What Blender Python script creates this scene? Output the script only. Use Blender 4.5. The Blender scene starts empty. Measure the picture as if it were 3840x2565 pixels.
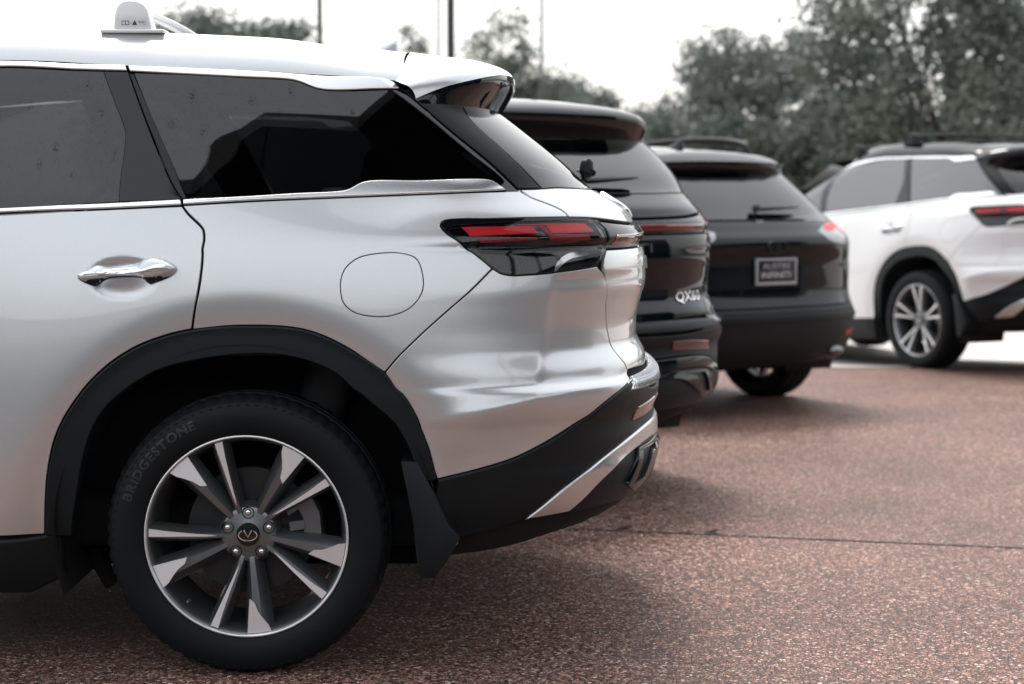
import bpy, bmesh, math, random
import numpy as np
from mathutils import Vector, Matrix
from mathutils.geometry import delaunay_2d_cdt
sc = bpy.context.scene
COL = sc.collection
R = math.radians
random.seed(7); rng = np.random.default_rng(7)

# ------------------------------------------------------------------ camera
CAMZ = 1.285
LENS = 62.0
PITCH = math.atan(339 / (LENS / 36 * 2347))
cd = bpy.data.cameras.new('camera'); cam = bpy.data.objects.new('camera', cd); COL.objects.link(cam)
cam.location = (0, 0, CAMZ); cam.rotation_euler = (R(90) - PITCH, 0, 0)
cd.lens = LENS; cd.sensor_width = 36; cd.clip_start = .05; cd.clip_end = 3000
cd.dof.use_dof = True; cd.dof.focus_distance = 4.75; cd.dof.aperture_fstop = 2.9
cd.dof.aperture_blades = 0
sc.camera = cam
sc.render.resolution_x = 1024; sc.render.resolution_y = 684
# ------------------------------------------------------------------ sky, sun, exposure
SUN_EL, SUN_AZ = R(60), R(-12)          # azimuth measured from +Y towards +X
w = bpy.data.worlds.new('World'); sc.world = w; w.use_nodes = True
nt = w.node_tree; nt.nodes.clear()
sky = nt.nodes.new('ShaderNodeTexSky'); sky.sky_type = 'NISHITA'; sky.sun_disc = False
sky.sun_elevation = SUN_EL; sky.sun_rotation = SUN_AZ
sky.air_density = 1.6; sky.dust_density = 4.0; sky.ozone_density = 1.0
hs = nt.nodes.new('ShaderNodeHueSaturation'); hs.inputs['Saturation'].default_value = .40
gmn = nt.nodes.new('ShaderNodeGamma'); gmn.inputs['Gamma'].default_value = .45          # cloud cover evens the sky out
scl = nt.nodes.new('ShaderNodeVectorMath'); scl.operation = 'SCALE'; scl.inputs['Scale'].default_value = 4.1
bg = nt.nodes.new('ShaderNodeBackground'); bg.inputs['Strength'].default_value = .15
ow = nt.nodes.new('ShaderNodeOutputWorld')
nt.links.new(sky.outputs[0], hs.inputs['Color']); nt.links.new(hs.outputs[0], gmn.inputs[0]); nt.links.new(gmn.outputs[0], scl.inputs[0]); nt.links.new(scl.outputs[0], bg.inputs[0]); nt.links.new(bg.outputs[0], ow.inputs[0])
sl = bpy.data.lights.new('sun', 'SUN'); sun = bpy.data.objects.new('sun', sl); COL.objects.link(sun)
sl.energy = 2.3; sl.angle = R(20); sl.color = (1, .97, .93)
d = Vector((math.sin(SUN_AZ) * math.cos(SUN_EL), math.cos(SUN_AZ) * math.cos(SUN_EL), math.sin(SUN_EL)))
sun.rotation_euler = d.to_track_quat('Z', 'Y').to_euler(); sun.location = d * 40
vs = sc.view_settings; vs.view_transform = 'Standard'; vs.look = 'None'; vs.gamma = 1; vs.exposure = 0.38; vs.use_curve_mapping = False

# ------------------------------------------------------------------ helpers
FPX = 3840 * LENS / 36; CPX, CPY = 1920.0, 1282.5
SP, CP = math.sin(PITCH), math.cos(PITCH)
ZM = {'A': (0, 0, 1.96), 'B': (900, 100, 1.9567), 'C': (1600, 700, 2.24), 'D': (1400, 1200, 1.845), 'E': (400, 1500, 1.4727),
      'F': (0, 800, 1.12), 'G': (2050, 600, 3.92), 'H': (2100, 1250, 2.24), 'I': (1750, 200, 3.92), 'J': (2350, 650, 1.7425),
      'K': (1200, 1250, 1.65), 'L': (250, 900, 4.696), 'M': (0, 1950, 3.92), 'N': (1640, 800, 3.913), 'O': (1800, 350, 1.742),
      'Q': (2300, 450, 1.96), 'R': (2240, 1000, 2.215), 'T': (2960, 450, 1.568), 'U': (2300, 0, 1.5247), 'S': (0, 0, 1.0), 'X': (0, 0, 2347 / 3840)}
def pp(k, *pts):
    a, b, s = ZM[k]
    return [(a + p[0] / s, b + p[1] / s, p[2] if len(p) > 2 else 0) for p in pts]
def ray(x, y):
    xc = (x - CPX) / FPX; yc = -(y - CPY) / FPX
    return np.array([xc, CP + yc * SP, -SP + yc * CP])
def project(P):                                   # world points (n,3) -> pixels of the photograph
    d = P - np.array([0, 0, CAMZ])
    zc = d[..., 1] * CP - d[..., 2] * SP; yc = d[..., 1] * SP + d[..., 2] * CP
    zc = np.maximum(zc, .05)
    return np.stack([CPX + FPX * d[..., 0] / zc, CPY - FPX * yc / zc], -1)
def ground_at(x, y, z=0.0):
    r = ray(x, y); t = (z - CAMZ) / r[2]
    return Vector((r[0] * t, r[1] * t, z))
def at_depth(x, y, Y):
    r = ray(x, y); t = Y / r[1]
    return Vector((r[0] * t, Y, CAMZ + r[2] * t))

def pchip(xs, ys):
    xs = np.array(xs, float); ys = np.array(ys, float); h = np.diff(xs); dl = np.diff(ys) / h
    m = np.zeros_like(ys)
    for i in range(1, len(xs) - 1):
        if dl[i - 1] * dl[i] > 0:
            w1 = 2 * h[i] + h[i - 1]; w2 = h[i] + 2 * h[i - 1]
            m[i] = (w1 + w2) / (w1 / dl[i - 1] + w2 / dl[i])
    m[0] = dl[0]; m[-1] = dl[-1]
    def f(x):
        x = np.clip(np.asarray(x, float), xs[0], xs[-1]); i = np.clip(np.searchsorted(xs, x) - 1, 0, len(xs) - 2)
        t = (x - xs[i]) / h[i]; t2 = t * t; t3 = t2 * t
        return (2 * t3 - 3 * t2 + 1) * ys[i] + (t3 - 2 * t2 + t) * h[i] * m[i] + (-2 * t3 + 3 * t2) * ys[i + 1] + (t3 - t2) * h[i] * m[i + 1]
    return f
def soft(f, lo, hi, sig):                          # the same curve with its kinks smoothed out
    x = np.linspace(lo - 4 * sig, hi + 4 * sig, 1200); k = np.exp(-.5 * ((x - x.mean()) / sig) ** 2); k /= k.sum()
    y = f(x); y = np.convolve(np.pad(y, 600, 'edge'), k[::-1], 'same')[600:-600]
    return lambda q: np.interp(q, x, y)
def smooth(a, b, x):
    t = np.clip((x - a) / (b - a), 0, 1); return t * t * (3 - 2 * t)

# ------------------------------------------------------------------ materials
MAT = {}
def mat(name, color=(.5, .5, .5), rough=.5, metal=0, coat=0, coat_rough=.03, spec=.5, ior=1.5):
    m = bpy.data.materials.new(name); m.use_nodes = True
    b = m.node_tree.nodes['Principled BSDF']
    b.inputs['Base Color'].default_value = (*color, 1); b.inputs['Roughness'].default_value = rough; b.inputs['Metallic'].default_value = metal
    b.inputs['Coat Weight'].default_value = coat; b.inputs['Coat Roughness'].default_value = coat_rough
    b.inputs['Specular IOR Level'].default_value = spec; b.inputs['IOR'].default_value = ior
    MAT[name] = m
    return m
def nodes(m): return m.node_tree.nodes, m.node_tree.links, m.node_tree.nodes['Principled BSDF']
def noise_rough(m, scale, lo, hi, detail=4):
    N, L, b = nodes(m); tc = N.new('ShaderNodeTexCoord'); n = N.new('ShaderNodeTexNoise'); r = N.new('ShaderNodeMapRange')
    n.inputs['Scale'].default_value = scale; n.inputs['Detail'].default_value = detail
    r.inputs['To Min'].default_value = lo; r.inputs['To Max'].default_value = hi
    L.new(tc.outputs['Object'], n.inputs['Vector']); L.new(n.outputs['Fac'], r.inputs['Value']); L.new(r.outputs[0], b.inputs['Roughness'])
    return n
def bump(m, scale, dist, strength=.5, kind='noise'):
    N, L, b = nodes(m); tc = N.new('ShaderNodeTexCoord')
    n = N.new('ShaderNodeTexNoise' if kind == 'noise' else 'ShaderNodeTexVoronoi'); n.inputs['Scale'].default_value = scale
    bp = N.new('ShaderNodeBump'); bp.inputs['Distance'].default_value = dist; bp.inputs['Strength'].default_value = strength
    L.new(tc.outputs['Object'], n.inputs['Vector']); L.new(n.outputs[0], bp.inputs['Height']); L.new(bp.outputs[0], b.inputs['Normal'])
def paint(name, color, metal, rough, flake=.0):
    m = mat(name, color, rough, metal, coat=.8 if max(color) < .1 else 1.0, coat_rough=.02, spec=.0 if max(color) < .1 else .4)
    if flake:
        N, L, b = nodes(m); tc = N.new('ShaderNodeTexCoord'); v = N.new('ShaderNodeTexVoronoi'); v.inputs['Scale'].default_value = 900
        mx = N.new('ShaderNodeMix'); mx.data_type = 'RGBA'; mx.inputs[6].default_value = (*[c * (1 - flake) for c in color], 1); mx.inputs[7].default_value = (*[min(1, c * (1 + flake)) for c in color], 1)
        L.new(tc.outputs['Object'], v.inputs['Vector']); L.new(v.outputs['Color'], mx.inputs[0]); L.new(mx.outputs[2], b.inputs['Base Color'])
    return m
paint('silver_paint', (.60, .615, .625), .70, .33, .06)
paint('black_paint', (.0025, .0055, .0075), 0, .4)
paint('white_paint', (.80, .80, .80), 0, .4)
mat('black_plastic', (.0045, .0078, .0098), .5, spec=.28); noise_rough(MAT['black_plastic'], 40, .42, .56); 
mat('dark_liner', (.004, .0045, .005), .9)
mat('gloss_black', (.003, .0055, .007), .05)
mat('gap_rubber', (.008, .008, .009), .6)
mat('chrome', (.82, .83, .84), .07, 1)
mat('trim_chrome', (.88, .89, .90), .24, 1)
mat('satin_silver', (.62, .63, .64), .25, .85)
mat('rim_paint', (.17, .178, .186), .36, .8, coat=.4); 
mat('machined', (.86, .86, .87), .55, 1)
mat('rim_silver', (.45, .46, .47), .28, .85)
mat('brake_metal', (.035, .036, .038), .5, .6)
mat('brake_grey', (.13, .135, .14), .45, .4)
mat('interior', (.02, .02, .022), .8)
mat('interior_grey', (.05, .052, .056), .8)
mat('red_lamp', (.85, .006, .02), .3)
mat('dark_red_lamp', (.35, .006, .016), .3)
mat('red_bar', (.20, .004, .007), .06, coat=1)
mat('orange_reflector', (.09, .012, .010), .15, coat=.8)
bump(MAT['red_lamp'], 420, .002, .5, 'v'); bump(MAT['dark_red_lamp'], 420, .002, .6, 'v')
mat('lamp_chrome', (.55, .56, .57), .12, 1); mat('lamp_grey', (.28, .29, .30), .2, .8)
mat('letter_chrome', (.8, .8, .82), .12, 1)
mat('plate_black', (.012, .013, .015), .3)
mat('plate_grey', (.35, .36, .37), .35, .2)
mat('plate_white', (.6, .62, .62), .5)
mat('print_dark', (.05, .05, .055), .6); mat('print_grey', (.42, .43, .44), .6)
mat('pole_paint', (.012, .014, .018), .45, .2); mat('pole_grey', (.16, .17, .18), .5, .3)
m = mat('tyre', (.004, .006, .0074), .65, spec=.22); bump(m, 260, .0006, .25)
mat('tyre_letter', (.013, .0145, .016), .5)
def glassmat(name, tint, film=0.0, ior=1.5, specks=False):
    m = bpy.data.materials.new(name); m.use_nodes = True; N, L = m.node_tree.nodes, m.node_tree.links; N.clear()
    o = N.new('ShaderNodeOutputMaterial'); tr = N.new('ShaderNodeBsdfTransparent'); gl = N.new('ShaderNodeBsdfGlossy'); fr = N.new('ShaderNodeFresnel'); mx = N.new('ShaderNodeMixShader')
    tr.inputs[0].default_value = (*tint, 1); gl.inputs['Roughness'].default_value = .015; fr.inputs[0].default_value = ior
    L.new(fr.outputs[0], mx.inputs[0]); L.new(tr.outputs[0], mx.inputs[1]); L.new(gl.outputs[0], mx.inputs[2])
    last = mx
    if specks:                                     # dried drops and short runs that break the reflection
        tc = N.new('ShaderNodeTexCoord'); mp = N.new('ShaderNodeMapping'); mp.inputs['Scale'].default_value = (1, 1, .28)
        v = N.new('ShaderNodeTexVoronoi'); v.inputs['Scale'].default_value = 17; n2 = N.new('ShaderNodeTexNoise'); n2.inputs['Scale'].default_value = 330; n2.inputs['Detail'].default_value = 2
        n3 = N.new('ShaderNodeTexNoise'); n3.inputs['Scale'].default_value = 160; n3.inputs['Detail'].default_value = 4
        r1 = N.new('ShaderNodeMapRange'); r1.inputs['From Min'].default_value = .06; r1.inputs['From Max'].default_value = .20; r1.inputs['To Min'].default_value = 1; r1.inputs['To Max'].default_value = 0
        r3 = N.new('ShaderNodeMapRange'); r3.inputs['From Min'].default_value = .50; r3.inputs['From Max'].default_value = .56
        r2 = N.new('ShaderNodeMapRange'); r2.inputs['From Min'].default_value = .62; r2.inputs['From Max'].default_value = .70
        mu = N.new('ShaderNodeMath'); mu.operation = 'MULTIPLY'; ad = N.new('ShaderNodeMath'); ad.operation = 'MAXIMUM'; iv = N.new('ShaderNodeMath'); iv.operation = 'MULTIPLY_ADD'; iv.inputs[1].default_value = -film; iv.inputs[2].default_value = 1; fm = N.new('ShaderNodeMath'); fm.operation = 'MULTIPLY'
        L.new(tc.outputs['Object'], mp.inputs['Vector']); L.new(mp.outputs[0], v.inputs['Vector']); L.new(tc.outputs['Object'], n2.inputs['Vector']); L.new(tc.outputs['Object'], n3.inputs['Vector'])
        L.new(v.outputs['Distance'], r1.inputs['Value']); L.new(n3.outputs['Fac'], r3.inputs['Value']); L.new(n2.outputs['Fac'], r2.inputs['Value'])
        L.new(r1.outputs[0], mu.inputs[0]); L.new(r3.outputs[0], mu.inputs[1]); L.new(mu.outputs[0], ad.inputs[0]); L.new(r2.outputs[0], ad.inputs[1]); L.new(ad.outputs[0], iv.inputs[0])
        L.new(fr.outputs[0], fm.inputs[0]); L.new(iv.outputs[0], fm.inputs[1]); L.new(fm.outputs[0], mx.inputs[0])
    L.new(last.outputs[0], o.inputs[0]); MAT[name] = m
    return m
glassmat('tinted_glass', (.12, .13, .14), .62, 1.8, True)
glassmat('rear_glass', (.08, .09, .10), .0, 1.8)
glassmat('clear_lens', (.85, .83, .83), .0, 1.5)
glassmat('smoked_lens', (.95, .93, .93), .0, 1.38)
glassmat('pale_glass', (.10, .11, .12), .0, 2.7)
mat('pillar_black', (.006, .007, .008), .4, spec=.18)
mat('dark_chrome', (.20, .205, .21), .10, 1)

# ------------------------------------------------------------------ object helpers
def link(name, me, parent=None, m=None):
    o = bpy.data.objects.new(name, me); COL.objects.link(o)
    if m is not None and me is not None:
        me.materials.clear()
        for x in (m if isinstance(m, (list, tuple)) else [m]): me.materials.append(MAT[x] if isinstance(x, str) else x)
    if parent is not None: o.parent = parent
    return o
def empty(name, loc=(0, 0, 0), rz=0):
    o = bpy.data.objects.new(name, None); COL.objects.link(o); o.location = loc; o.rotation_euler = (0, 0, rz); o.empty_display_size = .2
    return o
def tag(o, label=None, cat=None, group=None, kind=None):
    if label: o['label'] = label
    if cat: o['category'] = cat
    if group: o['group'] = group
    if kind: o['kind'] = kind
    return o
def mesh(name, V, Fc, sm=True, normals=None):
    me = bpy.data.meshes.new(name); me.from_pydata([tuple(map(float, v)) for v in V], [], [tuple(int(i) for i in f) for f in Fc])
    if sm:
        me.polygons.foreach_set('use_smooth', [True] * len(me.polygons))
    me.update()
    if normals is not None:
        vn = np.zeros(len(me.vertices) * 3); me.vertex_normals.foreach_get('vector', vn); vn = vn.reshape(-1, 3)
        k = ~np.isnan(normals[:, 0]); vn[k] = normals[k]
        me.normals_split_custom_set_from_vertices([tuple(x) for x in vn])
    return me
def bm_mesh(name, bm, sm=False, ang=None):
    bmesh.ops.recalc_face_normals(bm, faces=bm.faces)
    me = bpy.data.meshes.new(name); bm.to_mesh(me); bm.free()
    if sm: me.polygons.foreach_set('use_smooth', [True] * len(me.polygons))
    if ang: me.set_sharp_from_angle(angle=R(ang))
    return me
def mirror(me):
    m2 = me.copy(); n = len(m2.vertices); co = np.zeros(n * 3); m2.vertices.foreach_get('co', co); co = co.reshape(-1, 3); co[:, 1] *= -1
    loops = len(m2.loops); nl = np.zeros(loops * 3)
    has = me.has_custom_normals
    V = co; Fs = [tuple(reversed(p.vertices[:])) for p in m2.polygons]; nm = None
    if has:
        vn = np.zeros((n, 3)); cnn = me.corner_normals; tmp = np.zeros(loops * 3); cnn.foreach_get('vector', tmp); tmp = tmp.reshape(-1, 3)
        li = np.zeros(loops, int); me.loops.foreach_get('vertex_index', li); vn[li] = tmp; vn[:, 1] *= -1; nm = vn
    mi = [p.material_index for p in me.polygons]; smf = [p.use_smooth for p in me.polygons]
    r = mesh(me.name, V, Fs, False, None)
    r.polygons.foreach_set('use_smooth', smf)
    for mm in me.materials: r.materials.append(mm)
    r.polygons.foreach_set('material_index', mi)
    if nm is not None: r.normals_split_custom_set_from_vertices([tuple(x) for x in nm])
    bpy.data.meshes.remove(m2)
    return r
def catmull(P, closed, step):
    """points with corner flags -> dense polyline"""
    P = [tuple(p) + (0,) * (3 - len(p)) for p in P]; n = len(P)
    pts = np.array([[p[0], p[1]] for p in P], float); cor = [p[2] for p in P]
    out = []
    rngi = range(n) if closed else range(n - 1)
    for i in rngi:
        p1 = pts[i]; p2 = pts[(i + 1) % n]
        p0 = pts[(i - 1) % n] if (closed or i > 0) and not cor[i] else p1 - (p2 - p1)
        p3 = pts[(i + 2) % n] if (closed or i < n - 2) and not cor[(i + 1) % n] else p2 + (p2 - p1)
        L = np.linalg.norm(p2 - p1); k = max(1, int(math.ceil(L / step)))
        if cor[i] == 2: t = np.arange(k) / k; out += [tuple(p1 + (p2 - p1) * x) for x in t]; continue   # straight edge
        d0, d1, d2 = [max(np.linalg.norm(b - a), 1e-6) ** .5 for a, b in ((p0, p1), (p1, p2), (p2, p3))]
        m1 = (p1 - p0) / d0 - (p2 - p0) / (d0 + d1) + (p2 - p1) / d1; m2 = (p2 - p1) / d1 - (p3 - p1) / (d1 + d2) + (p3 - p2) / d2
        m1 *= d1; m2 *= d1
        for j in range(k):
            t = j / k; t2 = t * t; t3 = t2 * t
            out.append(tuple((2 * t3 - 3 * t2 + 1) * p1 + (t3 - 2 * t2 + t) * m1 + (-2 * t3 + 3 * t2) * p2 + (t3 - t2) * m2))
    if not closed: out.append(tuple(pts[-1]))
    return np.array(out)
def area2(P): x, y = P[:, 0], P[:, 1]; return .5 * np.sum(x * np.roll(y, -1) - y * np.roll(x, -1))
def inset(P, g):
    if g == 0: return P.copy()
    s = 1 if area2(P) > 0 else -1
    a = P - np.roll(P, 1, 0); b = np.roll(P, -1, 0) - P
    na = np.stack([-a[:, 1], a[:, 0]], 1) * s; nb = np.stack([-b[:, 1], b[:, 0]], 1) * s
    na /= np.linalg.norm(na, axis=1)[:, None] + 1e-9; nb /= np.linalg.norm(nb, axis=1)[:, None] + 1e-9
    m = na + nb; l = np.linalg.norm(m, axis=1)[:, None] + 1e-9; m /= l
    c = np.clip(np.sum(m * na, 1), .35, 1)[:, None]
    return P + m * g / c
def inside(P, Q):
    x, y = Q[:, 0][:, None], Q[:, 1][:, None]; x1, y1 = P[:, 0][None], P[:, 1][None]; x2, y2 = np.roll(P[:, 0], -1)[None], np.roll(P[:, 1], -1)[None]
    c = ((y1 > y) != (y2 > y)) & (x < (x2 - x1) * (y - y1) / (y2 - y1 + 1e-12) + x1)
    return c.sum(1) % 2 == 1
def edge_dist(P, Q):
    a = P[None]; b = np.roll(P, -1, 0)[None]; q = Q[:, None]; ab = b - a
    t = np.clip(np.sum((q - a) * ab, 2) / (np.sum(ab * ab, 2) + 1e-12), 0, 1)
    return np.sqrt(np.min(np.sum((q - a - ab * t[..., None]) ** 2, 2), 1))
def triangulate(P, holes, spacing, lines=()):
    lo, hi = P.min(0), P.max(0)
    gx = np.arange(lo[0] + spacing * .5, hi[0], spacing); gy = np.arange(lo[1] + spacing * .5, hi[1], spacing)
    pts = [tuple(p) for p in P]; edges = [(i, (i + 1) % len(P)) for i in range(len(P))]
    allp = [P]
    for h in holes:
        k = len(pts); pts += [tuple(p) for p in h]; edges += [(k + i, k + (i + 1) % len(h)) for i in range(len(h))]; allp.append(h)
    ex = []
    for ln in lines:
        ln = np.asarray(ln); ok = inside(P, ln) & (edge_dist(P, ln) > spacing * .3)
        for h in holes: ok &= ~inside(h, ln)
        ln = ln[ok]; ex.append(ln); pts += [tuple(p) for p in ln]
    if len(gx) and len(gy):
        G = np.stack(np.meshgrid(gx, gy), -1).reshape(-1, 2)
        G[:, 0] += (np.floor((G[:, 1] - lo[1]) / spacing) % 2) * spacing * .5
        ok = inside(P, G)
        G = G[ok]
        if len(G):
            ok = np.concatenate([edge_dist(P, g) for g in np.array_split(G, max(1, len(G) // 800))]) > spacing * .45
            for h in holes: ok &= ~inside(h, G) & (edge_dist(h, G) > spacing * .45)
            for ln in ex:
                if len(ln): ok &= np.min(np.linalg.norm(G[:, None] - ln[None], axis=2), 1) > spacing * .5
            pts += [tuple(p) for p in G[ok]]
    vs_, es, fs, *_ = delaunay_2d_cdt([Vector(p) for p in pts], edges, [], 0, 1e-7)
    V = np.array([(v.x, v.y) for v in vs_]); F_ = np.array([tuple(f) for f in fs], int)
    c = V[F_].mean(1); ok = inside(P, c)
    for h in holes: ok &= ~inside(h, c)
    F_ = F_[ok]
    a = V[F_]; cr = (a[:, 1, 0] - a[:, 0, 0]) * (a[:, 2, 1] - a[:, 0, 1]) - (a[:, 1, 1] - a[:, 0, 1]) * (a[:, 2, 0] - a[:, 0, 0])
    F_[cr < 0] = F_[cr < 0][:, ::-1]
    return V, F_[np.abs(cr) > 1e-10]

class Surf:
    """Car body as level curves: for every height w a plan curve from front centre round the left side to rear centre.
    Local axes: x rearwards from the rear axle, left side at -y, z up."""
    S0, SR, SF = -.5, 1.9, -4.6
    def __init__(s, p, w0=.16, w1=1.70, nr=330, nf=170, nb=330):
        s.W = np.linspace(w0, w1, nr); s.sb = np.linspace(s.S0, s.SR, nb); s.sf = np.linspace(s.SF, s.S0, nf)[:-1]
        s.s = np.concatenate([s.sf, s.sb]); T = np.zeros((nr, len(s.s), 2))
        for i, w_ in enumerate(s.W):
            B, E, n, ln = float(p['B'](w_)), float(p['E'](w_)), float(p['n'](w_)), float(p['len'](w_)); Fc = float(p['F'](w_)); fl = float(p['flen'](w_))
            uc = max(E - ln, s.S0 + .02)
            th = np.linspace(0, math.pi / 2, 500); u = uc + (E - uc) * np.sin(th) ** (2 / n); v = B * np.cos(th) ** (2 / n)
            us = np.linspace(s.S0, uc, 60)[:-1]; u = np.concatenate([us, u]); v = np.concatenate([np.full(len(us), B), v])
            T[i, len(s.sf):] = s.arc(u, v, len(s.sb))
            uf = min(Fc + fl, s.S0 - .02); u = uf - (uf - Fc) * np.sin(th) ** (2 / 2.6); v = B * np.cos(th) ** (2 / 2.6)
            us = np.linspace(s.S0, uf, 60)[:-1]; u = np.concatenate([us, u]); v = np.concatenate([np.full(len(us), B), v])
            T[i, :len(s.sf)] = s.arc(u, v, len(s.sf) + 1)[::-1][:-1]
        Wg = np.repeat(s.W[:, None], T.shape[1], 1)
        if 'taper' in p: T[..., 1] *= p['taper'](T[..., 0], Wg)
        T[..., 1] += p['disp'](T[..., 0], T[..., 1], Wg)
        s.T = np.concatenate([T, Wg[..., None]], 2); s.T[..., 1] *= -1
        s.T[:, -1, 1] = 0; s.T[:, 0, 1] = 0
        du = np.gradient(s.T, axis=1); dw = np.gradient(s.T, axis=0); nn = np.cross(dw, du); nn = np.cross(du, dw)
        nn /= np.linalg.norm(nn, axis=2)[..., None] + 1e-12; s.N = nn
    @staticmethod
    def arc(u, v, n):
        L = np.concatenate([[0], np.cumsum(np.hypot(np.diff(u), np.diff(v)))]); q = np.linspace(0, L[-1], n)
        return np.stack([np.interp(q, L, u), np.interp(q, L, v)], 1)
    def _look(s, A, S_, W_):
        S_ = np.asarray(S_, float); W_ = np.asarray(W_, float); mir = S_ > s.SR; S2 = np.where(mir, 2 * s.SR - S_, S_)
        mif = S2 < s.SF; S2 = np.where(mif, 2 * s.SF - S2, S2); mir = mir | mif
        fi = np.interp(S2, s.s, np.arange(len(s.s))); fj = (np.clip(W_, s.W[0], s.W[-1]) - s.W[0]) / (s.W[1] - s.W[0])
        i = np.clip(fi.astype(int), 0, len(s.s) - 2); j = np.clip(fj.astype(int), 0, len(s.W) - 2); a = (fi - i)[..., None]; b = (fj - j)[..., None]
        r = (A[j, i] * (1 - a) + A[j, i + 1] * a) * (1 - b) + (A[j + 1, i] * (1 - a) + A[j + 1, i + 1] * a) * b
        r = r.copy(); r[..., 1] = np.where(mir, -r[..., 1], r[..., 1])
        return r
    def pt(s, S_, W_): return s._look(s.T, S_, W_)
    def nrm(s, S_, W_):
        n = s._look(s.N, S_, W_); return n / (np.linalg.norm(n, axis=-1)[..., None] + 1e-12)
    def at_u(s, u, w_):                            # side point at length u
        j = int(np.clip(round((w_ - s.W[0]) / (s.W[1] - s.W[0])), 0, len(s.W) - 1)); U = s.T[j, :, 0]
        return float(np.interp(u, U, s.s)), w_
    def at_v(s, v, w_):                            # rear point, v>0 left of centre, v<0 right
        j = int(np.clip(round((w_ - s.W[0]) / (s.W[1] - s.W[0])), 0, len(s.W) - 1)); k = len(s.sf) + 60
        V = -s.T[j, k:, 1]; r = float(np.interp(-abs(v), -V, s.s[k:]))
        return (r if v >= 0 else 2 * s.SR - r), w_
    def prepare(s, M):                             # for tracing pixels on the near side of a car placed by matrix M
        A = np.array(M); s.M = A; k0 = len(s.sf) - 60
        full = np.concatenate([s.T[:, k0:], s.T[:, k0:-1][:, ::-1] * np.array([1, -1, 1])], 1); nn = np.concatenate([s.N[:, k0:], s.N[:, k0:-1][:, ::-1] * np.array([1, -1, 1])], 1)
        s.ts = np.concatenate([s.s[k0:], 2 * s.SR - s.s[k0:-1][::-1]])
        Wd = full @ A[:3, :3].T + A[:3, 3]; Nd = nn @ A[:3, :3].T
        s.px = project(Wd); view = Wd - np.array([0, 0, CAMZ]); s.vis = np.sum(view * Nd, 2) < 0
    def trace(s, pts, tol=25):
        out = []
        for p in pts:
            d = np.sum((s.px - np.array(p[:2])) ** 2, 2); d = np.where(s.vis, d, 1e12); j, i = np.unravel_index(np.argmin(d), d.shape)
            S_, W_ = s.ts[i], s.W[j]
            for _ in range(6):
                e = 1e-3
                Q = s.pt(np.array([S_, S_ + e, S_]), np.array([W_, W_, W_ + e])) @ s.M[:3, :3].T + s.M[:3, 3]; q = project(Q)
                J = np.stack([(q[1] - q[0]) / e, (q[2] - q[0]) / e], 1); r = np.array(p[:2]) - q[0]
                try: st = np.linalg.solve(J, r)
                except np.linalg.LinAlgError: break
                st = np.clip(st, -.03, .03); S2, W2 = S_ + st[0], W_ + st[1]
                Q2 = project(s.pt(np.array([S2]), np.array([W2])) @ s.M[:3, :3].T + s.M[:3, 3])[0]
                if np.sum((Q2 - np.array(p[:2])) ** 2) < np.sum(r * r): S_, W_ = S2, W2
                else: break
            Q2 = project(s.pt(np.array([S_]), np.array([W_])) @ s.M[:3, :3].T + s.M[:3, 3])[0]; er = math.dist(Q2, p[:2])
            if er > tol: print('trace miss', [round(x) for x in p[:2]], round(er), round(S_, 3), round(W_, 3))
            out.append((S_, W_, p[2] if len(p) > 2 else 0))
        return out
    def panel(s, name, poly, off=0., depth=.012, bevel=.002, gap=.0016, spacing=.016, holes=(), lines=(), dome=0, dome_r=.02, step=.010, closed_back=False, dense=False, scale_fn=None):
        P = np.asarray(poly)[:, :2] if dense else catmull(poly, True, step)
        if area2(P) < 0: P = P[::-1]
        P = inset(P, gap); Pi = inset(P, bevel) if bevel else P
        H = [catmull(h, True, step) for h in holes]; H = [h[::-1] if area2(h) > 0 else h for h in H]
        V2, Ft = triangulate(Pi, H, spacing, lines)
        o = np.full(len(V2), off)
        if dome:
            dd = np.minimum(edge_dist(Pi, V2) / dome_r, 1); o = off + dome * np.sqrt(np.maximum(0, 1 - (1 - dd) ** 2))
        if scale_fn is not None: o = o + scale_fn(V2)
        N3 = s.nrm(V2[:, 0], V2[:, 1]); V3 = s.pt(V2[:, 0], V2[:, 1]) + N3 * o[:, None]
        Vs = [V3]; Ns = [N3 if not (dome or scale_fn is not None) else np.full_like(N3, np.nan)]; Fs = [tuple(f) for f in Ft]; k = len(V3)
        def ring(Q0, Q1, dz):
            nonlocal k
            n = len(Q0); Na = s.nrm(Q0[:, 0], Q0[:, 1]); A_ = s.pt(Q0[:, 0], Q0[:, 1]) + Na * off; Nb = s.nrm(Q1[:, 0], Q1[:, 1]); Bp = s.pt(Q1[:, 0], Q1[:, 1])
            rows = [A_]; nr_ = [Na if bevel else np.full_like(Na, np.nan)]
            for dd in dz: rows.append(Bp + Nb * (off - dd)); nr_.append(np.full_like(Na, np.nan))
            for r_ in rows: Vs.append(r_)
            for r_ in nr_: Ns.append(r_)
            for a in range(len(rows) - 1):
                for i in range(n):
                    j = (i + 1) % n; Fs.append((k + a * n + j, k + a * n + i, k + (a + 1) * n + i, k + (a + 1) * n + j))
            k += n * len(rows)
        if depth > 0:
            ring(Pi, P, ([bevel] if bevel else [0.0]) + [depth])
            for h in H: ring(h, h, [0.0, depth])
        V = np.concatenate(Vs); Nn = np.concatenate(Ns)
        return mesh(name, V, Fs, True, Nn)
def arc_strip(s, name, path, width, off, thick=.002):
    pass
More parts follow.
